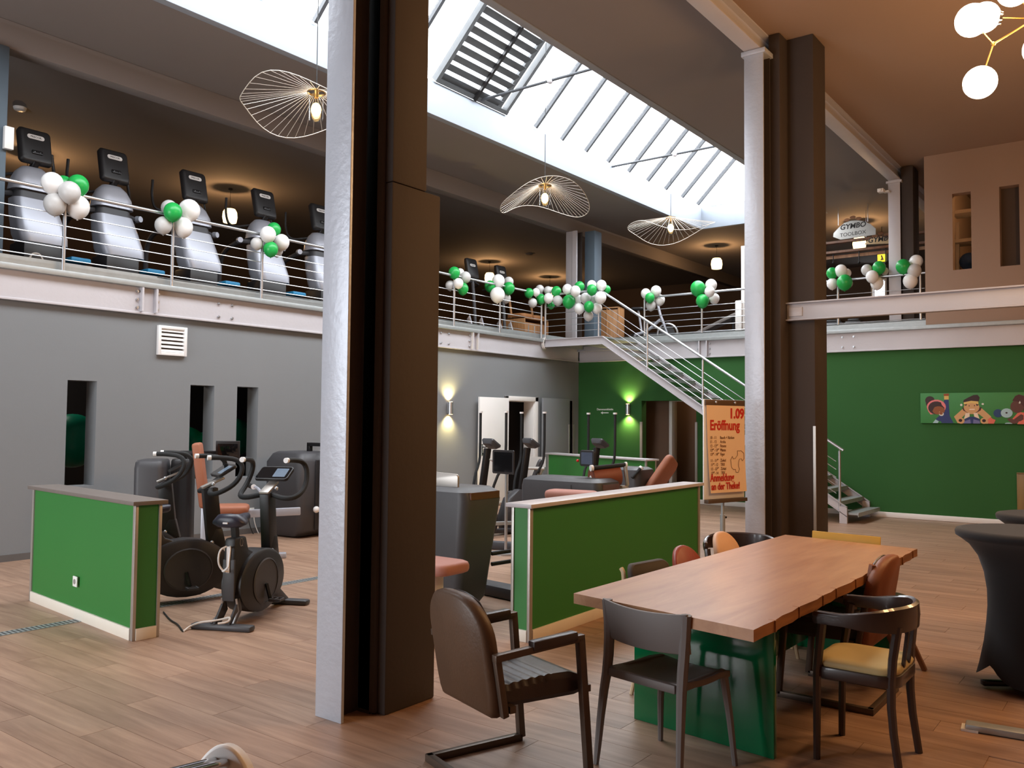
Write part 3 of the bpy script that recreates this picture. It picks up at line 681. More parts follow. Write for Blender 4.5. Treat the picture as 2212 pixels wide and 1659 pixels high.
def fig(name, shapes):
    mbs = {}; order = []
    for k, pts in shapes: shape(mbs, k, pts)
    allm = MB(); ms = []
    for i, (k, mb) in enumerate(mbs.items()):
        o = len(allm.v); allm.v += mb.v; allm.f += [tuple(j+o for j in f) for f in mb.f]; allm.mi += [i]*len(mb.f); ms.append(C[k])
    allm.build(name, ms, pc)
fig('printed_figure', [('navy', [(690,280),(765,280),(782,600),(850,738),(640,738),(590,640)]), ('sand', [(685,205),(768,205),(768,278),(688,278)]), ('rust', [(678,165),(772,160),(770,206),(682,208)]), ('navy', [(530,660),(600,590),(760,560),(800,640),(640,700),(590,700)]), ('pale', [(528,668),(586,704),(568,738),(476,738)]),
  ('hair', ell(430,292,86,84)), ('hair', ell(400,350,44,60)), ('pink', ell(545,420,172,142)), ('pink', [(385,400),(470,470),(500,560),(440,570),(395,500)]), ('hair', ell(545,440,148,130)), ('skin1', ell(585,490,112,82)), ('hair', [(420,400),(515,420),(475,500),(440,480)]), ('white', ell(635,562,42,36)), ('skin1', ell(630,550,32,26)), ('pink', [(630,340),(680,330),(715,430),(700,450),(650,390)]), ('sand', [(585,525),(612,508),(604,528)])])
fig('printed_figure', [('tan', [(1000,470),(1340,450),(1500,610),(1440,745),(1340,740),(1380,640),(1290,560),(1060,560),(985,640),(1010,745),(920,735),(858,610)]), ('hair2', [(1005,430),(1340,430),(1320,490),(1240,540),(1100,540),(1020,490)]), ('tan', ell(1165,430,135,118)), ('band', [(1030,345),(1040,318),(1160,304),(1282,318),(1285,372),(1160,350),(1035,372)]), ('hair', [(1022,335),(1030,290),(1110,240),(1200,195),(1270,190),(1306,240),(1290,318),(1160,304)]), ('hair', [(1035,385),(1090,362),(1075,400)]), ('hair', [(1240,360),(1295,382),(1255,405)]), ('ink', ell(1125,402,9,11)), ('ink', ell(1217,398,9,11)), ('cream', [(1125,460),(1220,458),(1220,480),(1128,482)]),
  ('cream', [(1060,545),(1130,535),(1130,610),(1030,660)]), ('cream', [(1200,540),(1262,535),(1300,650),(1210,610)]), ('navy', [(1030,670),(1130,612),(1210,612),(1305,660),(1305,740),(1030,740)]), ('lilac', [(1040,700),(1140,660),(1150,742),(1020,742)]), ('lilac', [(1195,660),(1300,690),(1310,742),(1190,742)]), ('tan', ell(980,690,62,58)), ('tan', ell(1375,690,62,58)), ('ink', ell(970,684,32,30)), ('ink', ell(1375,686,32,30)), ('white', ell(988,384,20,22)), ('white', ell(1358,368,20,18)), ('coral', [(1440,660),(1490,620),(1520,650),(1570,670),(1540,742),(1450,742)])])
fig('printed_figure', [('hair', ell(2170,560,80,150)), ('coral', [(1950,520),(2050,530),(2080,600),(2070,748),(1930,748),(1960,690),(1840,660)]), ('skin2', [(1760,660),(1800,630),(1870,660),(1990,560),(2030,580),(2030,660),(1900,740),(1840,738)]), ('dblue', ell(1612,545,76,78)), ('pale', ell(1756,540,98,88)), ('ink', ell(1754,536,18,16)), ('skin2', ell(1930,420,112,118)), ('hair2', [(1850,310),(1900,220),(1960,190),(2110,240),(2175,310),(2150,430),(2060,510),(2030,500),(2040,430),(1960,330)]), ('white', [(1955,355),(1975,310),(1990,350),(1970,366)]), ('white', [(2105,445),(2140,405),(2150,412),(2120,450)]), ('pale', ell(1785,742,62,22,12,180,360)), ('coral', [(1925,742),(1960,690),(2000,742)])])
# plywood panel beyond the high tables
MB().box(-1.905, YG-.06, 0, -1.2, YG-.02, .86).box(-1.905, YG-.075, .845, -1.2, YG-.02, .86).build('plywood_cabinet', wood('ochre_plywood', (120,92,48), (150,118,66), 2), label='ochre wooden cabinet side against the green wall behind the high tables', cat='cabinet', bevel=.003)
# ================================================================== shared shape helpers
def rr(cx, cy, z, hx, hy, r=.04, n=5):              # a rounded rectangle ring at height z
    r = min(r, hx*.98, hy*.98); P = []
    for sx, sy, a0 in ((1,1,0), (-1,1,90), (-1,-1,180), (1,-1,270)):
        for k in range(n+1):
            a = math.radians(a0+90*k/n); P.append(V(cx+sx*(hx-r)+r*math.cos(a), cy+sy*(hy-r)+r*math.sin(a), z))
    return P
def pad(c, sx, sy, sz, R=None, r=.03):              # upholstered pad: rounded block
    mb = MB(); rings = [rr(0,0,z,hx,hy,min(hx,hy)*.5) for z, hx, hy in ((-sz/2, sx/2-r, sy/2-r), (-sz/2+r*.35, sx/2-r*.25, sy/2-r*.25), (-sz/2+r, sx/2, sy/2), (sz/2-r, sx/2, sy/2), (sz/2-r*.35, sx/2-r*.25, sy/2-r*.25), (sz/2, sx/2-r, sy/2-r))]
    R = R or Matrix.Identity(3); mb.loft([[Vector(c)+R @ p for p in g] for g in rings]); return mb
def cap(mb, p, q, r): return mb.cyl(p, Vector(p)+(Vector(q)-Vector(p)).normalized()*.025, r)
def glow(name, rgb, strength, fac=.45):
    m = bpy.data.materials.new(name); m.use_nodes = True; nt = m.node_tree; nt.nodes.remove(nt.nodes['Principled BSDF']); o = nt.nodes['Material Output']
    t = nt.nodes.new('ShaderNodeBsdfTransparent'); e = nt.nodes.new('ShaderNodeEmission'); e.inputs[0].default_value = lin(rgb)+(1,); e.inputs[1].default_value = strength
    n = nt.nodes.new('ShaderNodeTexNoise'); n.inputs['Scale'].default_value = 3
    mx = nt.nodes.new('ShaderNodeMixShader'); mx.inputs[0].default_value = fac
    nt.links.new(t.outputs[0], mx.inputs[1]); nt.links.new(e.outputs[0], mx.inputs[2]); nt.links.new(mx.outputs[0], o.inputs[0]); return m
g_warm = glow('warm_frosted_glass', (255,214,150), 7.0); g_bulb = glow('glowing_bulb', (255,206,120), 16.0, .7); g_globe = glow('opal_globe', (255,240,214), 8.0, .5)

# ================================================================== lamps
def wire_lamp(cx, cy_, px_near, px_far, sc, off, R, label):
    c = onX(cx, cy_, -7.27); t = thing('pendant_lamp', label, 'pendant lamp', (c.x, c.y, c.z), 0, 'wire fan pendants under the skylight')
    pts = []
    def hit(x, y, far):
        d = ray(x/sc+off, y/sc); d2 = V(d.x, d.y, 0); cc = V(c.x, c.y, 0)
        a = d2.dot(d2); b = d2.dot(cc); q = b*b - a*(cc.dot(cc)-R*R)
        tt = (b + (math.sqrt(q) if far else -math.sqrt(q)))/a if q > 0 else b/a
        return EYEP + d*tt - c
    for x, y in px_near: pts.append(hit(x, y, False))
    for x, y in reversed(px_far): pts.append(hit(x, y, True))
    # even out by angle
    ang = sorted((math.atan2(p.y, p.x), math.hypot(p.x, p.y), p.z) for p in pts)
    ext = [(a-2*PI, r, z) for a, r, z in ang] + ang + [(a+2*PI, r, z) for a, r, z in ang]
    N = 48; rim = []
    for k in range(N):
        a = -PI + 2*PI*k/N
        for i in range(len(ext)-1):
            if ext[i][0] <= a < ext[i+1][0]:
                f = (a-ext[i][0])/(ext[i+1][0]-ext[i][0]+1e-9); z = ext[i][2]*(1-f)+ext[i+1][2]*f; break
        rim.append(z)
    for _ in range(4): rim = [(rim[i-1]+2*rim[i]+rim[(i+1) % N])/4 for i in range(N)]
    P = [V(R*math.cos(-PI+2*PI*k/N), R*math.sin(-PI+2*PI*k/N), rim[k]) for k in range(N)]
    MB().tube(P, .0045, n=6, closed=True).build('rim_wire', m_lw, t)
    zc = .17
    sp = MB()
    for k in range(N):
        a = -PI+2*PI*k/N; sp.cyl((.1*math.cos(a), .1*math.sin(a), zc), P[k], 0.0024, n=4, cap=False)
    sp.build('spoke_wires', m_lw, t, kind='stuff')
    MB().lathe([(.1, zc-.01), (.1, zc+.01), (.095, zc+.01), (.095, zc-.01)], n=24, cap=False).cyl((0,0,zc-.06), (0,0,zc+.03), .025).beam((-.1,0,zc), (.1,0,zc), .008, .006).build('holder', m_brass, t)
    MB().lathe([(.082, zc-.02), (.078, -.13), (.02, -.135)], n=20, cap=False).build('glass_shade', m_glass, t)
    MB().ball((0,0,-.02), .055, 16, 10, sz=1.35).build('bulb', g_bulb, t)
    MB().cyl((0,0,zc+.03), (0,0,8.06-c.z), .005, n=6).build('cord', m_cableb, t)
    lamp('bulb_light', 'POINT', (0,0,-.02), 16, (1, .68, .36), .05, t)
m_lw = mat('pale_lamp_wire', (214,206,194), .4, .3)
wire_lamp(683, 233, [(1630,620),(1645,560),(1690,495),(1740,462),(1830,455),(1950,485),(2060,535),(2140,580),(2250,640),(2400,690),(2540,720)], [(1640,700),(1680,790),(1760,870),(1850,915),(1920,927),(2000,917),(2090,890),(2160,860),(2300,790),(2450,740)], 3.072, 0, .79, 'wire fan pendant lamp half hidden by the broad front pillar')
wire_lamp(1177, 425, [(600,1230),(690,1150),(780,1110),(870,1100),(980,1130),(1060,1220),(1084,1290)], [(545,1355),(620,1300),(690,1285),(780,1292),(900,1340),(1010,1373),(1060,1355)], 2.9105, 900, .66, 'dome shaped wire fan pendant lamp in the middle of the skylight row')
wire_lamp(1449, 490, [(1350,1405),(1410,1378),(1440,1382),(1500,1410),(1560,1438),(1640,1452),(1720,1447),(1800,1420)], [(1380,1470),(1450,1530),(1540,1548),(1640,1530),(1720,1482),(1800,1430),(1866,1390)], 2.9105, 900, .80, 'wire fan pendant lamp farthest along the skylight')
def drum_lamp(p, z, label, hid=False):
    t = thing('pendant_lamp', label, 'pendant lamp', (p[0], p[1], CEIL), 0, 'drum pendants over the upper floor')
    d = z-CEIL
    MB().cyl((0,0,0), (0,0,-.03), .04, n=14).build('ceiling_rose', m_dark, t); MB().cyl((0,0,-.02), (0,0,d+.15), .004, n=6).build('cord', m_cableb, t)
    MB().lathe([(.10, d+.14), (.135, d+.08), (.145, d-.02), (.125, d-.13), (.06, d-.145)], n=24, cap=False).build('glass_shade', g_warm, t)
    MB().cyl((0,0,d+.14), (0,0,d+.155), .105, n=24).build('top_cap', m_blackm, t)
    lamp('bulb_light', 'POINT', (0,0,d), 76, (1, .56, .24), .03, t)
for p, z, lb in ((onZ(498,407,CEIL), 5.64, 'warm drum pendant between the silver machines on the upper floor'), (onZ(1058,565,CEIL), 5.73, 'warm drum pendant behind the second balloon bunch past the broad pillar'), (onZ(1188,598,CEIL), 5.72, 'warm drum pendant hidden low behind the landing balloons'), (onZ(1548,530,CEIL), 5.72, 'warm drum pendant over the upper floor beside the white cage frame'), (onZ(1856,478,CEIL), 5.70, 'warm drum pendant in front of the white wooden sign'), (onZ(60,330,CEIL), 5.64, 'warm drum pendant behind the blue grey pillar'), (V(-1.45, 17.0, 0), 5.85, 'added unseen drum pendant lighting the room behind the brown upper wall')): drum_lamp(p, z, lb)  # the last pendant is added out of view to light the slotted room
sd = onZ(43, 232, CEIL); o = MB().lathe([(.0,-.055),(.05,-.055),(.08,-.04),(.09,-.01),(.09,0)], n=24).build('smoke_detector', m_white, loc=(sd.x, sd.y, CEIL)); tag(o, 'round white smoke detector on the dark ceiling near the blue grey pillar', 'smoke detector')
sd = onZ(1142, 548, CEIL); o = MB().lathe([(.0,-.045),(.05,-.045),(.1,-.03),(.12,0)], n=24).build('ceiling_speaker', m_taupe, loc=(sd.x, sd.y, CEIL)); tag(o, 'flat round ceiling speaker near the corner of the upper floor', 'speaker')
# globe chandelier
cd = thing('chandelier', 'brass branching chandelier with glowing opal globes over the table', 'chandelier', (-.55, 5.55, CEIL))
C0 = V(-.55, 5.55, CEIL)
GL = [(2117, 178, 5.0), (2100, 44, 4.95), (2126, 38, 5.35), (2190, -22, 5.0), (2246, 105, 5.1), (2290, 20, 5.2), (2320, 190, 5.0)]
hub = EYEP + ray(2236, 40)*5.25 - C0
jn = EYEP + ray(2146, 95)*5.15 - C0
arms = MB().tube([hub, jn], .006, n=8).ball(jn, .014, 10, 8).ball(hub, .03, 12, 8).cyl(hub, V(hub.x, hub.y, 0), .009).cyl((hub.x, hub.y, -.03), (hub.x, hub.y, 0), .06, n=20)
for i, (x, y, d) in enumerate(GL):
    g = EYEP + ray(x, y)*d - C0; a = jn if i in (0, 1) else hub
    arms.tube([a, g], .005, n=6)
    dirn = (a-g).normalized(); gb = MB().ball(g, .092, 24, 16).build('globe', g_globe, cd)
    k = MB().cyl(g+dirn*.082, g+dirn*.10, .04, .03, n=14); x0 = dirn.orthogonal().normalized(); y0 = dirn.cross(x0)
    for q in range(6): k.ball(g+dirn*.092+(x0*math.cos(q*PI/3)+y0*math.sin(q*PI/3))*.035, .009, 8, 6)
    k.build('globe_cap', m_chrome, gb)
    lamp('globe_light', 'POINT', g, 54, (1, .57, .24), .09, cd)
arms.build('arms', m_brass, cd)
for x, y in ((.5, 10.2), (1.4, 7.2)): dup(cd, (x, y, CEIL), 1.0, 'added unseen chandelier with opal globes lighting the bar side' + {10.2: ', deepest in the hall', 7.2: ', next to the table'}.get(y, ''))  # added chandeliers out of view, for more warm light on the bar side

# ================================================================== upper floor trainers (silver shrouds)
def trainer():
    t = thing('cross_trainer', 'x', 'cross trainer', (0,0,0), 0, 'cross trainers on the upper floor')
    MB().box(-1.1, -.32, 0, .28, .32, .07).box(-.1, -.2, .07, .32, .26, .5).build('base', m_black, t, bevel=.03)
    m = MB(); m.loft([rr(.13, .09, .50, .17, .285, .1), rr(.12, .07, .60, .18, .30, .1), rr(.07, .03, .85, .17, .28, .1), rr(.03, .0, 1.06, .15, .25, .09)]); m.build('lower_shroud', m_silver, t, ang=60)
    MB().loft([rr(.03, .0, 1.05, .13, .235, .08), rr(.02, .0, 1.18, .12, .22, .08)]).build('waist_band', m_charc, t, ang=60)
    m = MB(); m.loft([rr(.02, .0, 1.17, .16, .265, .1), rr(.01, .005, 1.30, .16, .25, .12), rr(-.01, .01, 1.42, .13, .2, .12), rr(-.02, .01, 1.49, .08, .13, .08)]); m.build('upper_shroud', m_silver, t, ang=60)
    for s in (-1, 1):
        MB().tube([(-.1, s*.16, 1.40), (-.25, s*.42, 1.34), (-.35, s*.44, 1.55), (-.38, s*.41, 1.83)], .02, n=8, smooth=2).build('handle', m_black, t)
        MB().tube([(.0, s*.22, 1.12), (-.05, s*.40, 1.10), (-.5, s*.42, .95), (-.6, s*.36, .35)], .038, n=8, smooth=2).build('arm', m_charc, t)
        MB().cyl((-.03, s*.40, 1.11), (.03, s*.42, 1.11), .05, .042, n=14).build('pivot_cap', m_silver, t)
        MB().box(-.75, s*.2-.09, .28, -.35, s*.2+.09, .33).build('pedal', m_black, t, bevel=.015)
        MB().box(-.6, s*.36-.015, .08, -.57, s*.36+.015, .38).build('strut', m_blackm, t)
    MB().box(.12, .36, .31, .36, .62, .38).build('step_pad', m_blue, t, bevel=.02)
    Rc = rot(0, -14, 0) @ rot(0, 0, 0)
    m = MB(); base = V(-.01, .03, 1.765)
    m.loft([[base + Rc @ V(x, p.x, p.y) for p in rr(0, 0, 0, hx, hy, .05)] for x, hx, hy in ((-.05,.175,.2), (-.03,.20,.235), (.02,.20,.24), (.05,.18,.22), (.055,.165,.205))]); m.build('console', m_black, t, ang=50)
    MB().obox(base + Rc @ V(.058, 0, -.1), (.03, .13, .05), Rc).cyl(base+Rc @ V(.03,0,-.2), (-.02,.01,1.47), .05).build('console_bracket', m_blackm, t, bevel=.008)
    pl_ = MB(); pl_.loft([[base + Rc @ V(x, p.x, p.y+.115) for p in rr(0, 0, 0, .105, .03, .029)] for x in (.052, .0595)]); lp = pl_.build('label_plate', m_white, t)
    text('PRECOR', 'lettering', .036, m_hole, lp, frame(base + Rc @ V(.060, 0, .103), Rc @ V(0,1,0), Rc @ V(0,0,1)), .0006, .0005, 'CENTER')
    MB().ball(base+Rc @ V(.072, .035, -.1), .006, 8, 6).ball(base+Rc @ V(.072, -.035, -.1), .006, 8, 6).build('screw', m_stain, t)
    return t
t0 = trainer(); ZM = 3.28
TY = [(4.94, 'nearest the blue grey pillar'), (5.98, 'second from the blue grey pillar'), (7.21, 'third from the blue grey pillar'), (8.46, 'behind the third balloon bunch'), (9.62, 'half hidden by the broad front pillar')]
for i, (y, lb) in enumerate(TY):
    if i == 0: t0.location = (-11.45, y, ZM); t0['label'] = 'silver and black cross trainer on the upper floor '+lb
    else: dup(t0, (-11.45, y, ZM), 0, 'silver and black cross trainer on the upper floor '+lb)
# treadmills farther along: console on a slim post
def treadmill(p, lb):
    t = thing('treadmill', lb, 'treadmill', p, 0, 'console machines past the broad pillar')
    MB().box(-1.2, -.38, 0, .1, .38, .16).build('deck', m_black, t, bevel=.03); MB().box(-1.15, -.25, .155, 0, .25, .17).build('belt', m_rubber, t)
    MB().prism([(.1,.05),(.2,.05),(.05,.5),(-.02,.42)], 'y', .18, .21).prism([(.1,.05),(.2,.05),(.05,.5),(-.02,.42)], 'y', -.21, -.18).build('fin', m_silver, t, bevel=.004)
    MB().tube([(.05,0,.1), (.0,0,.8), (-.06,0,1.30)], .035, n=10, smooth=1).build('post', m_charc, t)
    R_c = rot(0, -12, 0); b = V(-.08, 0, 1.5)
    MB().loft([[b + R_c @ V(x, p_.x, p_.y) for p_ in rr(0,0,0,hx,hy,.05)] for x, hx, hy in ((-.05,.15,.19),(-.02,.175,.215),(.03,.17,.21),(.045,.14,.18))]).build('console', m_black, t, ang=50)
    pl_ = MB(); pl_.loft([[b + R_c @ V(x, p_.x, p_.y+.06) for p_ in rr(0,0,0,.085,.026,.025)] for x in (.04, .0475)]); lp = pl_.build('label_plate', m_white, t)
    text('PRECOR', 'lettering', .03, m_hole, lp, frame(b + R_c @ V(.048, 0, .05), R_c @ V(0,1,0), R_c @ V(0,0,1)), .0006, .0005, 'CENTER')
    for s in (-1, 1): MB().tube([(-.04, s*.05, 1.22), (-.06, s*.25, 1.18), (-.35, s*.3, 1.16)], .02, smooth=1).build('grip', m_black, t)
    return t
tm = treadmill((-11.4, 13.72, ZM), 'black console machine on a slim post just past the broad pillar')
dup(tm, (-11.4, 14.72, ZM), 0, 'black console machine on a slim post beside the second balloon bunch past the broad pillar')
# ================================================================== exercise bikes
def bike():
    t = thing('exercise_bike', 'x', 'exercise bike', (0,0,0), 0, 'exercise bikes behind the green partition')
    T = .085
    body = [(-.40,.30),(-.42,.50),(-.405,.68),(-.235,.68),(-.215,.63),(-.19,.57),(-.10,.535),(.18,.475),(.30,.46),(.335,.40),(.36,.30),(.345,.20),(.27,.11),(.12,.05),(-.06,.045),(-.22,.09),(-.34,.18)]
    MB().prism(body, 'y', -T*.55, T*.55).build('housing', m_black, t, bevel=.018)
    disc = [(.07*1+.0,0)]; pts = []
    for k in range(28):
        a = 2*PI*k/28; pts.append((-.01+.37*math.cos(a), .30+.25*math.sin(a)))
    MB().loft([[V(.03+(x-.03)*s_, y, .30+(z-.30)*s_) for x, z in pts] for s_, y in ((.9,-T-.012), (1,-T+.005), (1,T-.005), (.9,T+.012))]).build('flywheel_cover', m_black, t, ang=50)
    MB().loft([[V(-.0+.21*s_*math.cos(a), y, .29+.185*s_*math.sin(a)) for a in [2*PI*k/24 for k in range(24)]] for s_, y in ((1,-T-.018),(.94,-T-.024),(.94,T+.024),(1,T+.018))]).build('cover_ring', m_charc, t, ang=50)
    MB().box(-.42, -.05, .2, -.40, .05, .52).build('rear_band', m_charc, t, bevel=.008)
    MB().box(-.53, -.25, 0, -.44, .25, .045).build('foot_bar', m_charc, t, bevel=.018); MB().box(.44, -.25, 0, .54, .25, .045).build('foot_bar', m_charc, t, bevel=.018)
    MB().prism([(.30,.2),(.36,.16),(.52,.05),(.52,.03),(.44,.03),(.24,.10)], 'y', -.05, .05).build('bracket', m_charc, t, bevel=.004)
    for y0 in (-.07, .05): MB().prism([(-.36,.22),(-.32,.12),(-.42,.03),(-.52,.03),(-.50,.06)], 'y', y0, y0+.02).build('bracket', m_charc, t, bevel=.004)
    MB().tube([(-.40,-.06,.22),(-.38,-.065,.12),(-.5,-.09,.05)], .009, n=6).tube([(-.40,.06,.22),(-.38,.065,.12),(-.5,.09,.05)], .009, n=6).build('brace', m_stain, t)
    MB().beam((.25,0,.44), (.19,0,.98), .085, .13, up=(1,0,0)).prism([(.165,.46),(.345,.44),(.30,.62),(.24,.62)], 'y', -.045, .045).build('stem', m_black, t, bevel=.008)
    MB().beam((.12,0,.985), (.31,0,1.07), .085, .02).build('stem_cap', m_alu, t, bevel=.004)
    hb = MB().m(0)
    for s in (-1, 1):
        P = [(.19,s*.04,.97),(.14,s*.17,.94),(.19,s*.265,.95),(.34,s*.275,1.03),(.41,s*.255,1.16),(.37,s*.235,1.24),(.23,s*.21,1.26),(.14,s*.20,1.26)]
        MB().m(0).tube(P, .0215, n=10, smooth=2).m(1).cyl(P[-1], (.11, s*.198, 1.26), .0225, n=12).build('handlebar', [m_rubber, m_white], t)
    Rs = rot(0, -32, 0); sc_ = V(.31, 0, 1.135)
    scn = MB().loft([[sc_+Rs @ p for p in rr(0,0,z,.09,.15,.03)] for z in (-.012, .008, .012)]).build('console', m_black, t, ang=40)
    MB().loft([[sc_+Rs @ p for p in rr(0,0,z,.081,.141,.022)] for z in (.0118, .0132)]).build('screen', m_screen, scn)
    MB().loft([[sc_+Rs @ p for p in rr(0,-.062,z,.06,.056,.006)] for z in (.0130, .0138)]).build('display', mat('blue_grey_display', (110,124,140), .15, var=.15, scale=40), scn)
    MB().ball((.2,-.075,1.02), .017, 10, 8).build('knob', m_stain, t); MB().ball((.21,-.04,.5), .02, 10, 8).build('knob', m_stain, t)
    MB().beam((-.32,0,.66), (-.34,0,.77), .04, .055, up=(1,0,0)).build('seat_post', m_blackm, t)
    sd_ = MB(); sd_.loft([[V(x, w_*c_, z_) for c_, z_ in ((0,zb),(.6,zb+.005),(1,zb+.03),(.97,zb+.05),(.6,zt),(0,zt+.004),(-.6,zt),(-.97,zb+.05),(-1,zb+.03),(-.6,zb+.005))] for x, w_, zb, zt in ((-.475,.07,.785,.84),(-.455,.125,.765,.865),(-.40,.135,.76,.865),(-.33,.11,.765,.85),(-.25,.055,.775,.845),(-.16,.036,.785,.85),(-.14,.015,.80,.845))])
    sd_.build('saddle', mat('navy_black_saddle_vinyl', (44,44,58), .4, var=.08), t, ang=70); MB().box(-.486, -.02, .798, -.477, .02, .81).build('saddle_badge', m_white, t)
    bc = MB().tube([(-.43,.015,.62),(-.47,.05,.60),(-.49,.05,.50),(-.47,.02,.44),(-.43,.0,.43)], .008, n=6, smooth=2).tube([(-.43,-.015,.62),(-.49,-.05,.61),(-.51,-.05,.48)], .008, n=6, smooth=1).tube([(-.51,-.05,.48),(-.49,.0,.44),(-.47,.02,.44)], .008, n=6, smooth=1).box(-.432, -.012, .42, -.424, .012, .62)
    bc.build('bottle_cage', m_white, t)
    for s, (dx, dz) in ((-1, (.03,-.13)), (1, (-.03,.13))):
        y0 = s*(T+.03); cx, cz = -.02, .27
        ck = MB().beam((cx, y0, cz), (cx+dx, y0+s*.02, cz+dz), .025, .02).build('crank', m_blackm, t)
        pd = MB(); c0 = V(cx+dx, y0+s*.075, cz+dz)
        for a in (-1, 1): pd.box(c0.x+a*.042-.006, c0.y-.045, c0.z-.011, c0.x+a*.042+.006, c0.y+.045, c0.z+.011)
        for b in (-.045, 0, .045): pd.box(c0.x-.042, c0.y+b-.006, c0.z-.009, c0.x+.042, c0.y+b+.006, c0.z+.009)
        pd.build('pedal', m_charc, ck)
    tx = MB().tube([V(-.315+.022*math.cos(a), -T*.55-.0005, .64+.03*math.sin(a)) for a in [2*PI*k/20 for k in range(20)]], .0018, n=4, closed=True)
    tx.cyl((-.305,-T*.55-.0005,.617), (-.29,-T*.55-.0005,.607), .0018, n=4).build('emblem', m_alu, t)
    return t
b1 = bike(); nearF, farF = V(-5.73, 3.95, 0), V(-6.16, 4.84, 0)
hd_ = math.atan2(farF.y-nearF.y, farF.x-nearF.x)
b1.location = (nearF+farF)/2; b1.rotation_euler.z = hd_
b1['label'] = 'black exercise bike with white bottle cage and dark saddle, wholly visible beside the partition end'
dup(b1, (-6.88, 4.36, 0), math.radians(72), 'black exercise bike partly behind the green partition, its handlebars before the tan seat')
dup(b1, (-7.92, 4.55, 0), math.radians(50), 'black exercise bike hidden behind the green partition except for its handlebars')
# cables by the front bike
c = MB().tube([onZ(353,1322,.008), onZ(368,1340,.008), onZ(384,1348,.01), onZ(392,1360,.006), onZ(396,1364,.006)], .006, n=6, smooth=2).build('cable', m_cableb); tag(c, 'black cable end lying on the floor at the partition end', 'cable')
fb = nearF
c = MB().tube([onZ(396,1364,.006), onZ(410,1353,.02), onZ(432,1344,.06), onZ(455,1342,.07), onZ(480,1338,.075), onZ(498,1332,.1), onZ(494,1344,.07), onZ(470,1347,.065)], .008, n=6, smooth=2).build('cable', m_cablew); tag(c, 'white cable looped over the foot bar of the exercise bike', 'cable')

# ================================================================== strength machines by the grey wall
def tower(sx, sy, h, lean=0.0, top=1.0, bot=.8, r=.06):
    return MB().loft([rr(0,0,.02,sx*bot/2,sy*bot/2,r), rr(lean*.1,0,.08,sx*(bot+.05)/2,sy*(bot+.03)/2,r), rr(lean*.9,0,h-.09,sx*top/2,sy*top/2,r), rr(lean,0,h-.02,sx*(top-.05)/2,sy*(top-.05)/2,r), rr(lean,0,h,sx*(top-.14)/2,sy*(top-.14)/2,r*.8)])
def seat_press(loc, rz, lb):
    t = thing('strength_machine', lb, 'strength machine', loc, rz, 'strength training machines')
    tower(.30, .62, 1.13, bot=.95).build('tower', m_charc, t, ang=50).location = (-.60, 0, 0)
    tower(.24, .36, 1.13, bot=.97).build('lever_housing', m_black, t, ang=50).location = (-.30, .18, 0)
    MB().beam((-.30,.2,1.1), (-.30,.2,1.2), .08, .08).beam((-.34,.2,1.195), (.10,.2,1.195), .06, .055).build('arm', m_blackm, t, bevel=.008)
    R_ = rot(0, 8, 0); pad((-.06, -.14, .96), .09, .30, .74, rot(0,-8,0), .03).build('backrest', m_tan, t, ang=60)
    pad((.26, -.1, .57), .42, .40, .09).build('seat', m_tan, t, ang=60)
    MB().box(-.05, -.16, 0, .1, -.04, .62).box(-.1, -.2, 0, .9, -.1, .06).beam((.2,-.1,.5), (1.05,-.1,.53), .06, .09).beam((0,-.1,.38),(.22,-.1,.5), .06, .09).build('frame', m_silver, t, bevel=.012)
    MB().tube([(.62,-.1,.55),(.60,-.1,.75),(.55,.02,.80),(.45,.3,.80)], .018, smooth=1).build('leg_lever', m_silver, t)
    MB().m(0).cyl((.5,.12,.80),(.44,.34,.80), .03, n=10).m(1).cyl((.44,.34,.8),(.435,.36,.8), .031, n=10).cyl((.505,.1,.8),(.5,.12,.8), .031, n=10).build('grip', [m_rubber, m_white], t)
    MB().m(0).obox((.20,.14,1.24), (.27,.035,.20), rot(8,0,0)).m(1).obox((.20,.122,1.235), (.23,.006,.155), rot(8,0,0)).build('monitor', [m_black, m_screen], t, bevel=.006)
    return t
m1 = seat_press((-8.84, 5.86, 0), math.radians(50), 'black strength machine with tan backrest and seat behind the exercise bikes')
m2t = thing('strength_machine', 'black strength machine tower against the grey wall beside the broad pillar', 'strength machine', (-9.62, 7.85, 0), math.radians(5), 'strength training machines')
MB().loft([rr(-.02,0,.02,.28,.30,.1), rr(0,0,.14,.36,.35,.1), rr(0,0,1.02,.36,.36,.1), rr(.0,0,1.13,.30,.31,.1), rr(0,0,1.16,.24,.26,.08)]).build('tower', m_charc, m2t, ang=50)
MB().box(.365, -.10, .1, .38, .36, 1.05).build('side_panel', m_black, m2t, bevel=.006)
MB().beam((.05,.1,1.15), (.05,.1,1.26), .06, .06).beam((.02,.1,1.255), (.7,.1,1.255), .06, .05).build('arm', m_blackm, m2t, bevel=.006)
pad((.62, .1, .95), .09, .34, .5, None, .03).build('backrest', m_tan, m2t)
MB().m(0).tube([(.4,.0,.35),(.45,-.12,.38)], .025).m(1).ball((.46,-.16,.39), .045, 12, 8).build('handle', [m_rubber, m_white], m2t)
MB().box(.2, .35, 0, .8, .55, .12).build('frame', m_black, m2t, bevel=.02)

# ================================================================== machines behind the long partition
def circuit_machine(lb, x, y, heading, seat=True):
    t = thing('strength_machine', lb, 'strength machine', (x, y, 0), heading, 'strength training machines')
    return t
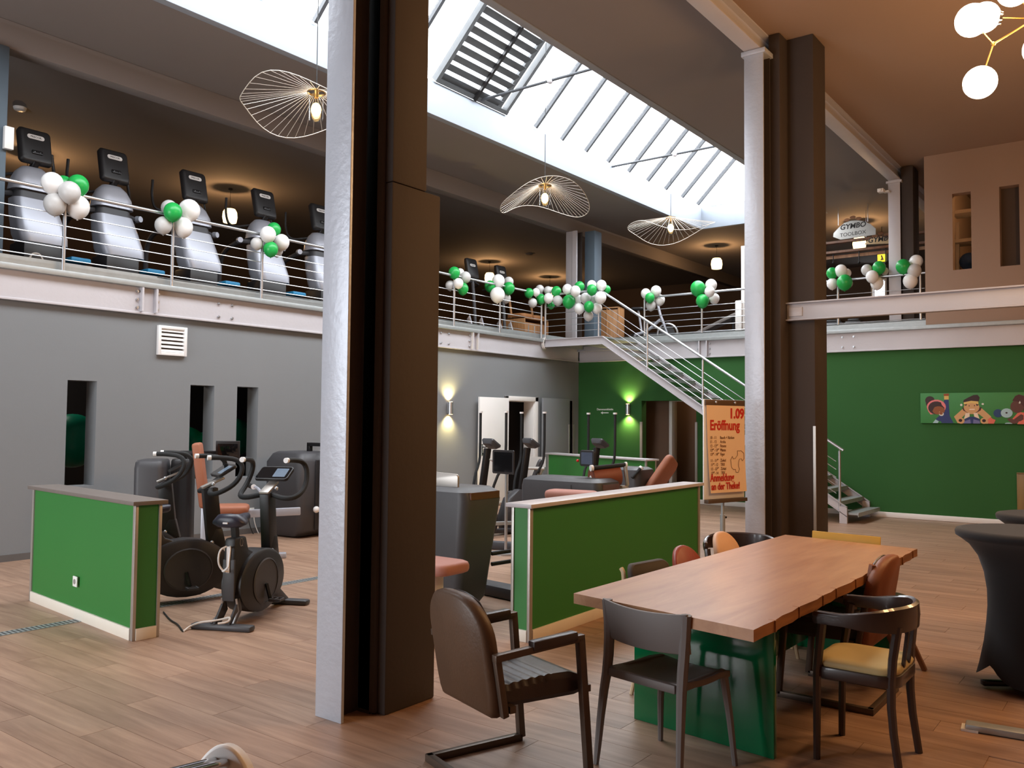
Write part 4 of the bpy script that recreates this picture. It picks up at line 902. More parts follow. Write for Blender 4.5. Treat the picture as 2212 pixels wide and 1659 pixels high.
# first: tall charcoal shell by the broad pillar
a = circuit_machine('leaning charcoal strength machine with rose seat right behind the broad pillar', -5.31, 5.70, 0)
mb = MB().m(0).loft([rr(.02,.0,.02,.52,.17,.06), rr(.06,.0,.1,.54,.2,.07), rr(.12,0,.94,.60,.26,.09), rr(.12,0,1.005,.58,.25,.09), rr(.12,0,1.04,.52,.21,.08)])
mb.build('shell', m_charc, a, ang=40)
MB().box(.705, -.19, .945, .724, .19, 1.005).build('corner_panel', mat('brown_gloss_panel', (96,62,46), .2, var=.1), a).location = (0, 0, 0)
MB().tube([(.30,-.272,.95),(.27,-.262,.62),(.22,-.225,.28),(.2,-.2,.1)], .003, n=4).build('seam', m_rubber, a)
for x, y in ((.32,-.05), (.12,-.05)): MB().cyl((x,y,1.04), (x,y,1.043), .06, n=20).build('cup_holder', m_hole, a)
MB().loft([[V(x, yy, z) for x, z in ((-.30,1.03),(.53,1.03),(.53,1.13),(.51,1.15),(-.3,1.18))] for yy in (-.14, -.115)]).build('rear_shield', m_alu, a, bevel=.006)
sa = onZ(955, 1395); sl_ = sa - V(-5.25, 5.7, 0)
MB().box(sl_.x-.10, sl_.y-.02, .03, sl_.x-.0, sl_.y+.08, .50).build('seat_post', m_whitep, a, bevel=.01); MB().box(sl_.x-.3, sl_.y-.1, 0, sl_.x+.06, sl_.y+.16, .04).build('foot_plate', m_galv, a, bevel=.012)
pad((sl_.x-.07, sl_.y+.05, .545), .46, .36, .085, None, .03).build('seat', m_rose, a, ang=60)
for z in (.36, .45): MB().m(0).cyl((.62,.22,z), (.80,.62,z+.03), .018, n=8).m(1).cyl((.80,.62,z+.03), (.808,.64,z+.032), .019, n=8).build('handle', [m_rubber, m_white], a)
MB().box(.2, .55, 0, 1.0, .68, .1).build('frame', m_charc, a, bevel=.02)
# second: low long shell with rose pad, roller and screen
c2 = onZ(1285, 1042, .98)
b = circuit_machine('charcoal strength machine with rust roller pad and screen behind the long green partition', c2.x, c2.y, 0)
L2 = c2 - onY(1130, 1030, c2.y)
MB().loft([rr(-.50,.22,.02,.48,.18,.06), rr(-.48,.22,.1,.49,.2,.07), rr(-.46,.24,.90,.52,.25,.1), rr(-.46,.24,.97,.50,.24,.09), rr(-.46,.24,1.005,.44,.19,.08)]).build('shell', m_charc, b, ang=40)
MB().box(.05, .07, .89, .064, .40, .95).build('corner_panel', _M['brown_gloss_panel'], b)
MB().tube([(-.28,-.02,.94),(-.3,-.01,.6),(-.33,.02,.2)], .003, n=4).build('seam', m_rubber, b)
MB().cyl((-.15,.2,1.005), (-.15,.2,1.008), .06, n=20).build('cup_holder', m_hole, b)
r0, r1 = onY(1278, 1034, c2.y+.30), onY(1336, 1026, c2.y+.55)
o_ = V(c2.x, c2.y, 0)
MB().m(0).cyl(r0-o_, r1-o_, .115, n=24).m(1).cyl((r0-o_)-(r1-r0).normalized()*.01, r0-o_, .04, n=14).build('roller_pad', [mat('rust_upholstery', (128,66,44), .55, var=.06), m_white], b, bevel=.02)
pd_ = onY(1229, 1066, c2.y-.55)-o_
pad(pd_ + V(0,.05,-.02), .52, .24, .1, rot(0,0,8), .035).build('chest_pad', m_rose, b, ang=60); MB().box(pd_.x-.05, pd_.y, 0, pd_.x+.05, pd_.y+.1, pd_.z-.04).build('pad_post', m_silver, b)
mc = onY(1269, 990, c2.y+.3)-o_; Rm = rot(0, 0, -8)
mon = MB().loft([[mc + Rm @ V(p.x, yy, p.y) for p in rr(0,0,0,hx,hz,.025)] for yy, hx, hz in ((.03,.085,.075),(0,.1,.088),(-.012,.098,.086))]).build('monitor', m_black, b, ang=40)
MB().loft([[mc + Rm @ V(p.x, yy, p.y) for p in rr(0,0,0,.078,.064,.01)] for yy in (-.0115, -.0135)]).build('screen', mat('slate_display', (78,86,104), .15, var=.2, scale=14), mon)
MB().ball(mc + V(-.125, 0, -.03), .016, 10, 8).build('emergency_knob', mat('red_plastic', (206,40,36), .4), mon)
MB().tube([mc+V(0,.03,-.06), mc+V(.15,.1,-.15), (mc.x+.25, mc.y+.2, .9), (-.1,.3,.9)], .025, smooth=1).build('monitor_arm', m_blackm, b)
g0, g1 = onY(1281, 1011, c2.y+.25)-o_, onY(1350, 1004, c2.y+.55)-o_
MB().m(0).cyl(g0, g1, .024, n=10).m(1).cyl(g0-(g1-g0).normalized()*.03, g0, .034, n=12).cyl(g1, g1+(g1-g0).normalized()*.02, .03, n=12).build('grip_bar', [m_rubber, m_white], b)
MB().tube([g1, (g1.x+.03, g1.y+.02, .86), (g1.x-.3, g1.y, .7)], .022, smooth=1).lathe([(.05,.80),(.06,.9),(.04,.92)], c=(g1.x-.02, g1.y, 0), n=14).build('lever', m_alu, b)
# third: farther shell and tilted tan backrest
c3 = onZ(1388, 1012, .98)
c = circuit_machine('strength machine with tilted tan backrest just behind the end of the long partition', c3.x, c3.y, 0)
MB().loft([rr(-.35,.1,.02,.3,.2,.06), rr(-.33,.1,.88,.36,.26,.1), rr(-.33,.1,.96,.34,.25,.09), rr(-.33,.1,.99,.29,.2,.08)]).build('shell', m_charc, c, ang=40)
MB().m(0).cyl((-.05,-.2,.86),(.02,-.1,.98), .022, n=10).m(1).cyl((.02,-.1,.98),(.03,-.08,1.0), .032, n=12).build('grip', [m_rubber, m_white], c)
o_ = V(c3.x, c3.y, 0); q0, q1 = onY(1405, 1045, c3.y+.2)-o_, onY(1436, 1000, c3.y+.35)-o_
ax = (q1-q0).normalized(); up_ = ax.cross(V(0,1,0)).normalized(); Rb = Matrix((ax, V(0,1,0)-ax*ax.y, up_)).transposed()
pad((q0+q1)/2 - V(0,0,.12), (q1-q0).length+.45, .40, .11, Matrix((ax, up_.cross(ax), up_)).transposed(), .04).build('backrest', m_tan, c, ang=60)
MB().box(.25, .1, 0, .33, .2, .7).box(-.3, .05, 0, .7, .15, .06).build('frame', m_silver, c)
# grey shields of the neighbouring machines
# ================================================================== cross trainers on the ground floor
def elliptical(lb, base, hdg):
    t = thing('cross_trainer', lb, 'cross trainer', base, hdg, 'cross trainers on the ground floor')
    MB().box(-.8, -.28, 0, -.72, .28, .06).box(.45, -.3, 0, .55, .3, .06).box(-.75, -.05, .03, .5, .05, .09).build('base', m_charc, t, bevel=.015)
    MB().loft([rr(.42,0,.06,.28,.1,.06), rr(.42,0,.2,.32,.12,.08), rr(.40,0,.5,.24,.1,.08), rr(.36,0,.62,.1,.06,.04)]).build('drive_housing', m_charc, t, ang=50)
    MB().beam((.36,0,.55), (.26,0,1.22), .07, .09, up=(1,0,0)).build('mast', m_blackm, t, bevel=.01)
    Rk = rot(0, -35, 0); k0 = V(.2, 0, 1.29)
    con = MB().loft([[k0 + Rk @ p for p in rr(0,0,z,hx,hy,.03)] for z, hx, hy in ((-.05,.07,.10),(.0,.095,.135),(.025,.09,.13))]).build('console', m_charc, t, ang=40)
    MB().loft([[k0 + Rk @ p for p in rr(0,0,z,.07,.11,.02)] for z in (.0245,.0265)]).build('screen', m_screen, con)
    for s in (-1, 1):
        MB().m(0).tube([(.38,s*.2,.45),(.30,s*.26,.82),(.20,s*.30,.98),(.17,s*.31,1.12),(.17,s*.31,1.72)], .019, n=8, smooth=1).m(1).cyl((.17,s*.31,1.72),(.17,s*.31,1.745), .03, n=12).build('pole_handle', [m_rubber, m_white], t)
        MB().beam((.38,s*.2,.45),(.42,s*.2,.2), .04, .05, up=(1,0,0)).beam((.42,s*.2,.2),(-.7,s*.18,.16), .05, .05).build('link_arm', m_galv, t, bevel=.006)
        MB().loft([[V(p.x-.35, p.y+s*.17, z) for p in rr(0,0,0,.17,.065,.04)] for z in (.17,.21)]).build('foot_plate', m_charc, t)
        MB().cyl((.38,s*.16,.45),(.38,s*.25,.45), .03, n=10).build('pivot', m_stain, t)
    return t
def at_depth(px, py, z): return onZ(px, py, z)
for (xa_, xb_, ytop, lb, dd) in ((1038, 1094, 890, 'black cross trainer with tall white tipped poles before the open white door', 12.4), (1128, 1175, 889, 'black cross trainer with white tipped poles between white door and grey leaf', 12.9), (1272, 1328, 891, 'black cross trainer with white tipped poles before the green wall sign', 13.2)):
    A_ = EYEP + ray(xa_, ytop)*dd; zz = A_.z
    B2_ = EYEP + ray(xb_, ytop)*(dd-.5)
    mid = (A_+B2_)/2; wdir = (B2_-A_); wdir.z = 0; wdir.normalize()
    fw = V(-wdir.y, wdir.x, 0)               # user looks away from the viewer
    hdg = math.atan2(-fw.y, -fw.x)            # consoles face back towards the hall
    e = elliptical(lb, (0,0,0), hdg)
    Rz = Matrix.Rotation(hdg, 3, 'Z'); e.location = V(mid.x, mid.y, 0) - Rz @ V(.17, 0, 0)
# tablet on a stand and alloy machine between them
p = onY(1088, 998, 8.3); ts = thing('tablet_stand', 'tablet screen on a slim steel stand behind the first strength machine', 'tablet stand', (p.x, 8.3, 0), -.1)
z = p.z; mon = MB().loft([[V(q.x, yy, z+q.y) for q in rr(0,0,0,hx,hz,.02)] for yy, hx, hz in ((.025,.15,.12),(0,.18,.145),(-.012,.178,.143))]).build('tablet', m_black, ts, ang=40)
MB().loft([[V(q.x, yy, z+q.y) for q in rr(0,0,0,.15,.118,.008)] for yy in (-.0115,-.0135)]).build('screen', m_screen, mon)
MB().cyl((.02,.03,.02),(.02,.03,z), .018, n=10).cyl((0,.03,0),(0,.03,.02), .18, n=20).build('stand', m_stain, ts)
MB().m(0).cyl((-.17,.03,z),(-.26,.03,z+.02), .014, n=8).m(1).ball((-.185,.02,z), .02, 10, 8).build('red_knob_arm', [m_alu, _M['red_plastic']], ts)
# inclined grey bench between tablet and second machine
p = onZ(1118, 1092, .12); bn = thing('incline_bench', 'grey incline bench with alloy frame behind the tablet stand', 'bench', (p.x-.1, p.y+.2, 0), math.radians(20))
pad((.28,0,.62), .7, .3, .06, rot(0,-68,0), .02).build('back_pad', m_charc, bn, ang=60); pad((-.05,0,.30), .34, .3, .06, rot(0,10,0), .02).build('seat_pad', m_charc, bn, ang=60)
MB().tube([(-.5,0,.08),(-.1,0,.24),(.2,0,.28),(.45,.0,.85)], .03, smooth=1).box(-.56,-.2,0,-.48,.2,.08).box(.3,-.22,0,.38,.22,.06).cyl((.34,0,.05),(.3,0,.4), .025).build('frame', m_alu, bn)
MB().loft([[V(x, yy, zz) for x, zz in ((.20,.80),(.50,.80),(.50,.98),(.20,.98))] for yy in (-.1,-.08)]).cyl((.2,-.16,.78),(.5,-.16,.78), .03).cyl((.35,-.1,.3),(.35,-.1,.85), .02).build('head_shield', m_alu, bn)
p = onZ(1106, 1178, .06); bx = MB().box(-.5,-.06,0,.5,.06,.1).build('floor_rail', m_charc, loc=(p.x,p.y,0), rz=.3, bevel=.02); tag(bx, 'dark flat machine rail on the floor just behind the partition end', 'machine rail')
p = onZ(1100, 1268, .1); bx = MB().box(-.6,-.1,0,.45,.1,.11).build('floor_rail', m_charc, loc=(p.x,p.y,0), rz=-.15, bevel=.03); tag(bx, 'charcoal machine foot on the floor between the first machine and the partition end', 'machine rail')
# ================================================================== wooden table
m_table = wood('oiled_oak_table', (160,113,80), (190,145,108), 1, rough=.34, rings=5.0, coat=.15)
m_edge = wood('live_edge_bark_side', (112,66,32), (170,112,62), 1, rough=.5, rings=9)
TA, TB, TC, TD = [onZ(*p, .75) for p in ((1239.4,1281.5),(1628,1361),(1981.6,1185.8),(1696.4,1155))]
tb = thing('dining_table', 'long solid wood table with a notched live edge on a green panel base', 'table', ((TA+TC)/2).xy.to_3d())
O = Vector(tb.location)
# straight near, far and inner edges; the outer edge is notched where the boards end
edge = []
N = 26
for k in range(N+1):
    p = TB.lerp(TC, k/N); edge.append(p + V(.012*(((k*7) % 5)/4-.5)*(0 if k in (0, N) else 1), 0, 0))
ring = [TA] + edge + [TD]
def ringz(z): return [V(p.x-O.x, p.y-O.y, z) for p in ring]
mb = MB().m(0); n = len(ring); mb.loft([ringz(.70), ringz(.75)])
mb.mi = [1 if 1 <= i <= N and i < n else 0 for i in range(len(mb.f))]
mb.build('tabletop', [m_table, m_edge], tb, ang=25)
for k in (2, 5, 8, 10, 13, 16, 19, 22, 25):
    p = edge[k]-O; MB().box(p.x-.03, p.y-.006, .70, p.x+.006, p.y+.006, .7508).build('edge_batten', m_edge, tb, bevel=.002)
m_pan = mat('gloss_green_lacquer_panel', (0,110,66), .12, var=.03, coat=.6)
g0, g1 = onZ(1373,1551), onZ(1675,1639.6)
def panel(a, b_, th=.03): MB().beam((a.x-O.x, a.y-O.y, .35), (b_.x-O.x, b_.y-O.y, .35), th, .70).build('base_panel', m_pan, tb, bevel=.003)
panel(g0, g1); sh = V(.01, 2.12, 0); panel(g0+sh, g1+sh)
MB().beam((g0.x*.5+g1.x*.5-O.x, g0.y*.5+g1.y*.5+.02-O.y, .4), (g0.x*.5+g1.x*.5+.01-O.x, g0.y*.5+g1.y*.5+2.1-O.y, .4), .03, .4).build('stretcher_panel', m_pan, tb)

# ================================================================== chairs
def backplate(wd, h0, h1, thick, curve, rtop, tilt, base, m, name, parent, channels=0, ntop=9):
    """A padded backrest: outline in (y, s), s up along the tilt."""
    out = []; hw = wd/2
    out += [(-hw*.86, h0), (hw*.86, h0), (hw*.95, h0+.03), (hw, h0+.10), (hw, h1-rtop)]
    for k in range(ntop): a = PI/2*(k+1)/ntop; out.append((hw-rtop+rtop*math.cos(a), h1-rtop+rtop*math.sin(a)))
    for k in range(ntop): a = PI/2+PI/2*k/ntop; out.append((-hw+rtop+rtop*math.cos(a), h1-rtop+rtop*math.sin(a)))
    out += [(-hw, h1-rtop), (-hw, h0+.10), (-hw*.95, h0+.03)]
    def P(y, s, d): 
        bow = curve*(y/hw)**2
        return V(base[0] - math.sin(tilt)*(s-h0) + d + bow, y, base[2] + math.cos(tilt)*(s-h0))
    cy0, cs0 = 0, (h0+h1)/2
    rings = []
    for d, k in ((-thick/2, .93), (-thick/2+.012, .985), (0, 1), (thick/2-.012, .985), (thick/2, .93)):
        rings.append([P(cy0+(y-cy0)*k, cs0+(s-cs0)*k, d) for y, s in out])
    mb = MB().loft(rings)
    if channels:
        for c in range(channels):
            y = -hw*.7 + 1.4*hw*c/(channels-1)
            mb.tube([P(y, h0+.06+(h1-h0-.1)*q/6, thick/2) for q in range(7)], wd*.3/channels, n=6, flat=1.0)
    return mb.build(name, m, parent, ang=50)
def cantilever_chair(lb, loc, hdg, mback, mseat, chan_back=0):
    t = thing('cantilever_armchair', lb, 'chair', loc, hdg, None)
    W2 = .27
    for s in (-1, 1):
        y = s*W2
        MB().beam((.19,y,.63), (.245,y,.0175), .035, .035, up=(1,0,0)).build('leg', m_bronze, t, bevel=.003)
        MB().beam((.245,y,.0175), (-.29,y,.0175), .035, .035).build('floor_bar', m_bronze, t, bevel=.003)
        MB().beam((.207,y,.63), (-.27,y,.60), .035, .03).build('arm', m_bronze, t, bevel=.003)
        MB().beam((.165,y,.642), (-.08,y,.627), .05, .045).build('arm_pad', mseat, t, bevel=.01)
        MB().beam((-.25,y*.96,.60), (-.2,y*.93,.34), .03, .03, up=(1,0,0)).build('side_bar', m_bronze, t, bevel=.003)
    MB().beam((-.275,-W2-.017,.0175), (-.275,W2+.017,.0175), .035, .035).build('rear_bar', m_bronze, t, bevel=.003)
    MB().beam((.24,-W2,.395), (.24,W2,.395), .03, .03).beam((-.17,-W2,.37),(-.17,W2,.37), .03, .03).build('cross_bar', m_bronze, t)
    rings = []
    for k in range(49):
        u = k/48; x = -.20+.47*u; zt = .455+.012*math.sin(u*PI)-.03*max(0,u-.8)*5 + (.007*abs(math.sin(u*PI*10)) if u < .6 else .005); zb = .37-.01*u+.02*max(0,u-.85)*5; w_ = .225-(.01 if k in (0,48) else 0)
        rings.append([V(x, -w_, zb+.02), V(x, -w_*.95, zb), V(x, w_*.95, zb), V(x, w_, zb+.02), V(x, w_, zt-.025), V(x, w_*.93, zt), V(x, -w_*.93, zt), V(x, -w_, zt-.025)])
    MB().loft(rings).build('seat', mseat, t, ang=24)
    backplate(.48, 0, .53, .075, .02, .19, math.radians(10), (-.225,0,.325), mback, 'backrest', t, chan_back)
    MB().tube([V(-.225-math.sin(.1745)*s_+.043, y, .325+math.cos(.1745)*s_) for y, s_ in ((-.23,.1),(-.23,.33),(-.17,.485),(-.06,.52),(.06,.52),(.17,.485),(.23,.33),(.23,.1))], .006, n=6, smooth=1).build('piping', mseat, t)
    return t
cantilever_chair('brown leather cantilever armchair standing alone at the near end of the table', (-2.44, 3.235, 0), math.radians(71), m_leather, m_leatherd)
cantilever_chair('cognac leather cantilever armchair with channelled back beyond the cream-seated bentwood chair', (-1.60, 5.33, 0), PI, m_leather2, m_leatherd, 7)

# grey plastic chair
def plastic_chair(lb, loc, hdg):
    t = thing('plastic_chair', lb, 'chair', loc, hdg)
    for s in (-1, 1):
        f = lambda u: .022-.008*u
        MB().tube([(.19,s*.175,.43),(.205,s*.20,.22),(.225,s*.215,.0)], lambda u: .021-.008*u, n=8).build('leg', m_greyp, t)
        MB().tube([(-.245,s*.235,.0),(-.215,s*.222,.30),(-.19,s*.21,.46),(-.175,s*.215,.62),(-.18,s*.226,.757)], lambda u: .013+.012*math.sin(min(u*1.5,1)*PI*.5), n=8, smooth=1).build('leg', m_greyp, t)
    rings = []
    for k in range(9):
        u = k/8; x = -.20+.42*u; w_ = .195+.012*math.sin(u*PI); z = .455-.012*math.sin(u*PI)-.02*max(0,u-.8)*5
        rings.append([V(x,-w_,z-.03),V(x,-w_*.5,z-.028),V(x,w_*.5,z-.028),V(x,w_,z-.03),V(x,w_,z+.002),V(x,w_*.6,z-.008),V(x,0,z-.012),V(x,-w_*.6,z-.008),V(x,-w_,z+.002)])
    MB().loft(rings).build('seat', m_greyp, t, bevel=.006, ang=40)
    rings = []
    for k in range(17):
        u = -1+2*k/16; y = u*.24; x = -.205+.035*u*u; z0, z1 = .585-.012*(1-u*u), .75+.014*u*u
        rings.append([V(x-.008,y,z0),V(x+.012,y,z0),V(x-.012,y,z1),V(x-.03,y,z1)])
    MB().loft(rings).build('backrest', m_greyp, t, bevel=.005, ang=40)
    MB().beam((-.2,-.19,.43),(.19,-.175,.43), .03, .035).beam((-.2,.19,.43),(.19,.175,.43), .03, .035).beam((-.2,-.19,.43),(-.2,.19,.43), .03, .04).build('seat_rail', m_greyp, t, bevel=.008)
    return t
plastic_chair('dark grey plastic chair with curved slim back at the near end of the table', (-1.885, 3.73, 0), math.radians(80.5))

# bentwood armchairs
def bentwood(lb, loc, hdg, seatmat, arm_x=.14):
    t = thing('bentwood_armchair', lb, 'chair', loc, hdg)
    for s in (-1, 1):
        MB().tube([(.17,s*.20,0),(.165,s*.205,.42),(.13,s*.235,.67)], lambda u: .017+.006*u, n=8).build('leg', m_darkwood, t)
        MB().tube([(-.20,s*.19,0),(-.165,s*.185,.25),(-.165,s*.185,.47),(-.19,s*.16,.67)], lambda u: .018+.004*u, n=8, smooth=1).build('leg', m_darkwood, t)
        MB().beam((-.185,s*.05,.45),(-.215,s*.06,.67), .03, .014, up=(1,0,0)).build('back_spindle', m_darkwood, t)
    MB().loft([rr(0,0,z,.20,.215,.09) for z in (.39,.445)]).build('seat_frame', m_darkwood, t, bevel=.006)
    MB().loft([rr(.0,0,z,hx,hy,.09) for z, hx, hy in ((.445,.19,.205),(.46,.195,.21),(.478,.185,.2),(.487,.15,.16))]).build('seat_cushion', seatmat, t, ang=60)
    pts = [(arm_x,-.245), (.0,-.262), (-.10,-.25), (-.185,-.18), (-.228,-.06), (-.228,.06), (-.185,.18), (-.10,.25), (.0,.262), (arm_x,.245)]
    P = [V(x, y, .685+.02*min(1, max(0, (.05-x)/.3))) for x, y in pts]
    for _ in range(2):
        Q = [P[0]]
        for i in range(len(P)-1): Q += [P[i]*.75+P[i+1]*.25, P[i]*.25+P[i+1]*.75]
        P = Q+[P[-1]]
    rings = []
    for i, p in enumerate(P):
        d = (P[min(i+1,len(P)-1)]-P[max(i-1,0)]).normalized(); nrm = V(-d.y, d.x, 0).normalized(); hh_ = .03+.028*min(1,max(0,(.02-p.x)/.2)); e_ = .6 if i in (0, len(P)-1) else 1
        rings.append([p+nrm*a_*e_+V(0,0,b_*e_) for a_, b_ in ((-.014,-hh_),(.014,-hh_),(.018,0),(.014,hh_*.85),(0,hh_),(-.014,hh_*.85),(-.018,0))])
    MB().loft(rings).build('bent_rail', m_darkwood, t, ang=50)
    return t
bentwood('dark bentwood armchair with cream seat on the open side of the table, nearest its corner', (-1.19, 4.44, 0), PI, m_cream, .17)
c = onZ(1600, 1158, .76)
bentwood('dark bentwood armchair at the far corner of the table below the flip chart', (c.x, c.y, 0), math.radians(-70), m_black, .12)

# chairs along the partition side, only their backs show over the table
def shell_chair(lb, top, hdg, m, wd, hgt, rnd, legm, name, back0=.56, seat=True):
    """top: the middle of the back's upper edge."""
    z1 = top.z; t = thing(name, lb, 'chair', (top.x+.27*math.cos(hdg), top.y+.27*math.sin(hdg), 0), hdg)
    backplate(wd, 0, z1-back0, .045, .045, rnd, math.radians(9), (-.255+math.sin(math.radians(9))*(z1-back0)*.5, 0, back0), m, 'backrest', t)
    pad((0,0,.45), .42, wd+.02, .06, None, .025).build('seat', m, t, ang=60)
    for sx in (-1, 1):
        for sy in (-1, 1): MB().tube([(sx*.14,sy*.14,.43),(sx*.2,sy*.2,0)], lambda u: .017-.005*u, n=8).build('leg', legm, t)
    for s in (-1, 1): MB().tube([(-.16,s*.15,.43),(-.24,s*.16,.48),(-.262,s*.155,.6),(-.27,s*.15,.66)], .012, smooth=1).build('back_support', legm, t)
    return t
m_lwood = wood('pale_ash', (196,168,130), (226,204,170), 2)
p = onX(1388, 1210, -2.58); dk = shell_chair('dark upholstered chair with pale wooden frame at the partition side, nearest the table corner', p, math.radians(-8), mat('dark_olive_upholstery', (66,58,52), .75), .40, .3, .06, m_lwood, 'upholstered_chair', .58)
MB().tube([(-.262,-.196,.60),(-.262,-.196,.70),(-.285,-.192,p.z-.03)], .014, smooth=1).tube([(-.262,.196,.60),(-.262,.196,.70),(-.285,.192,p.z-.03)], .014, smooth=1).build('frame_post', m_lwood, dk)
p = onX(1472, 1177, -2.56); shell_chair('chair with round oxblood red leather back at the partition side of the table', p, 0, m_red, .40, .3, .19, m_blackm, 'round_back_chair', .52)
p = onX(1557, 1147, -2.50); shell_chair('chair with smooth peach shell back at the partition side, next to the red one', p, 0, m_peach, .38, .3, .17, m_lwood, 'shell_chair', .52)
p0_, p1_ = onZ(1748, 1146, .80), onZ(1895, 1160, .80)
mid = (p0_+p1_)/2; hy = math.atan2(p1_.y-p0_.y, p1_.x-p0_.x)
yc = thing('yellow_chair', 'mustard yellow chair with straight thin back at the far end of the table', 'chair', (mid.x, mid.y-.2, 0), hy-PI/2)
wy = (p1_-p0_).length
MB().loft([[V(-.2+.0*k-.02*(z-.6)*5, -wy/2+k*wy, z) for z in (.60,.80)] + [V(-.188-.02*(z-.6)*5, -wy/2+k*wy, z) for z in (.80,.60)] for k in (0,1)]).build('backrest', m_yellow, yc, bevel=.003)
MB().box(-.2,-wy/2,.43,.2,wy/2,.45).build('seat', m_yellow, yc, bevel=.005)
for sx in (-1,1):
    for sy in (-1,1): MB().tube([(sx*.17,sy*wy*.42,.43),(sx*.19,sy*wy*.46,0)], .013).build('leg', m_lwood, yc)
for s in (-1,1): MB().beam((-.19,s*wy*.4,.43),(-.215,s*wy*.4,.7), .03, .012, up=(1,0,0)).build('back_post', m_lwood, yc)
# wooden chair with splayed legs hidden behind the leather one
wl = thing('wooden_chair', 'brown wooden chair with splayed trestle legs behind the cognac leather armchair', 'chair', (-1.55, 5.98, 0), PI)
m_bwood = wood('walnut_legs', (90,56,34), (140,92,58), 2)
for s in (-1, 1):
    MB().beam((-.05,s*.18,.5),(-.27,s*.2,.0), .035, .03, up=(1,0,0)).build('leg', m_bwood, wl, bevel=.004); MB().beam((-.05,s*.18,.5),(.2,s*.2,.0), .035, .03, up=(1,0,0)).build('leg', m_bwood, wl, bevel=.004)
pad((0,0,.46), .40, .42, .06).build('seat', m_leatherd, wl, ang=60)

# ================================================================== high tables under black stretch covers
def high_table(lb, c, H_=.96, R=.40):
    t = thing('high_table', lb, 'high table', c, 0, 'high tables under black covers')
    prof = [(.0,H_),(R*.9,H_),(R*.98,H_-.006),(R,H_-.02),(R*.99,H_-.045),(R*.93,H_-.06),(R*.80,H_-.10),(R*.68,H_-.17),(R*.60,H_-.27),(R*.56,H_-.38),(R*.555,H_-.48),(R*.57,H_-.58),(R*.60,.26),(R*.66,.12),(R*.70,.05)]
    n = 48; rings = []
    for r, z in prof[1:]:
        low = max(0, (.5-z)/.45); ring = []
        for k in range(n):
            a = 2*PI*k/n+.62; q = abs(math.cos(2*a)); zz = z + low*.10*(1-q) if z < .3 else z
            ring.append(V(r*(1+low*(.12*q-.08))*math.cos(a), r*(1+low*(.12*q-.08))*math.sin(a), zz))
        rings.append(ring)
    MB().loft(rings[::-1], False).add([p for p in rings[0]], [tuple(range(n))]).build('cover', m_stretch, t, ang=70)
    MB().cyl((0,0,0),(0,0,H_-.03), .03, n=12).cyl((0,0,H_-.05),(0,0,H_-.025), R*.95, n=32).build('column', m_blackm, t)
    for k in range(4):
        a = PI/2*k+.62; MB().beam((0,0,.03),(R*.72*math.cos(a),R*.72*math.sin(a),.03), .05, .03).build('foot', m_blackm, t, bevel=.005)
    return t
h1 = onZ(2079, 1146, .955); d = V(cr.x, cr.y, 0).normalized()
high_table('high table under a black stretch cover, the nearer of the two by the picture', (h1 + d*.40).xy.to_3d())
h2 = onZ(2167, 1112, .955); high_table('high table under a black stretch cover, partly behind the other high table', (h2 + d*.40).xy.to_3d())
# pedestal foot and armrest that reach into the frame
p, q = onZ(2086, 1574), onZ(2230, 1598)
pf = thing('pedestal_stand', 'pale metal pedestal foot lying flat on the floor beside the bentwood armchair', 'stand', p)
dv = (q-p)
MB().beam(V(0,0,.02), dv+V(0,0,.02), .09, .035).tube([dv+V(0,0,.02), dv+V(.06,.01,.05), dv+V(.1,.02,.3), dv+V(.1,.02,.7)], .03, smooth=1).build('foot', m_galv, pf, bevel=.008)
MB().box(-.02,-.05,0,.06,.05,.012).build('rubber_pad', m_white, pf, rz=math.atan2(dv.y,dv.x)); 

# chrome double tube ending in a white rounded cap
cc = EYEP + ray(478, 1676)*2.75
hx_ = EYEP + ray(345, 1716)*2.36
cb = thing('massage_bench', 'chrome twin tube rail with a rounded white end cap jutting into the picture', 'bench', (cc.x, cc.y, 0))
dx = (hx_-cc).normalized(); up = V(0,0,1); sd_ = dx.cross(up).normalized()
Rq = Matrix((dx, sd_, dx.cross(sd_)*-1)).transposed(); o_ = V(cc.x, cc.y, 0)
endc = MB(); outl = [( .0,.105),(.05,.085),(.09,.03),(.105,-.05),(.1,-.16),(-.1,-.16),(-.14,-.12),(-.13,-.06),(-.09,.02),(-.045,.08)]
for _ in range(2): outl = [q for i in range(len(outl)) for q in ((outl[i][0]*.75+outl[(i+1)%len(outl)][0]*.25, outl[i][1]*.75+outl[(i+1)%len(outl)][1]*.25), (outl[i][0]*.25+outl[(i+1)%len(outl)][0]*.75, outl[i][1]*.25+outl[(i+1)%len(outl)][1]*.75))]
n1 = (hx_-cc); nd = n1.normalized()
def capring(k, off): return [cc-o_ + sd_*(-a_*k) + V(0,0,1)*(b_*k+.0) - nd*off for a_, b_ in outl]
endc.loft([capring(.9, -.012), capring(1, 0), capring(1, .05), capring(.92, .062)]).build('end_cap', m_white, cb, bevel=.004)
for s, dz in ((.020, .042), (-.016, .040)):
    a_ = cc-o_ + sd_*s + V(0,0,dz); MB().cyl(a_, a_ + n1*1.6, .017, n=14).build('tube_rail', m_chrome, cb)
MB().cyl(cc-o_+V(0,0,-.14), (cc.x-o_.x, cc.y-o_.y, 0), .03).cyl(cc-o_+n1*1.4+V(0,0,-.05), ((cc+n1*1.4).x-o_.x, (cc+n1*1.4).y-o_.y, 0), .03).build('leg', m_galv, cb)

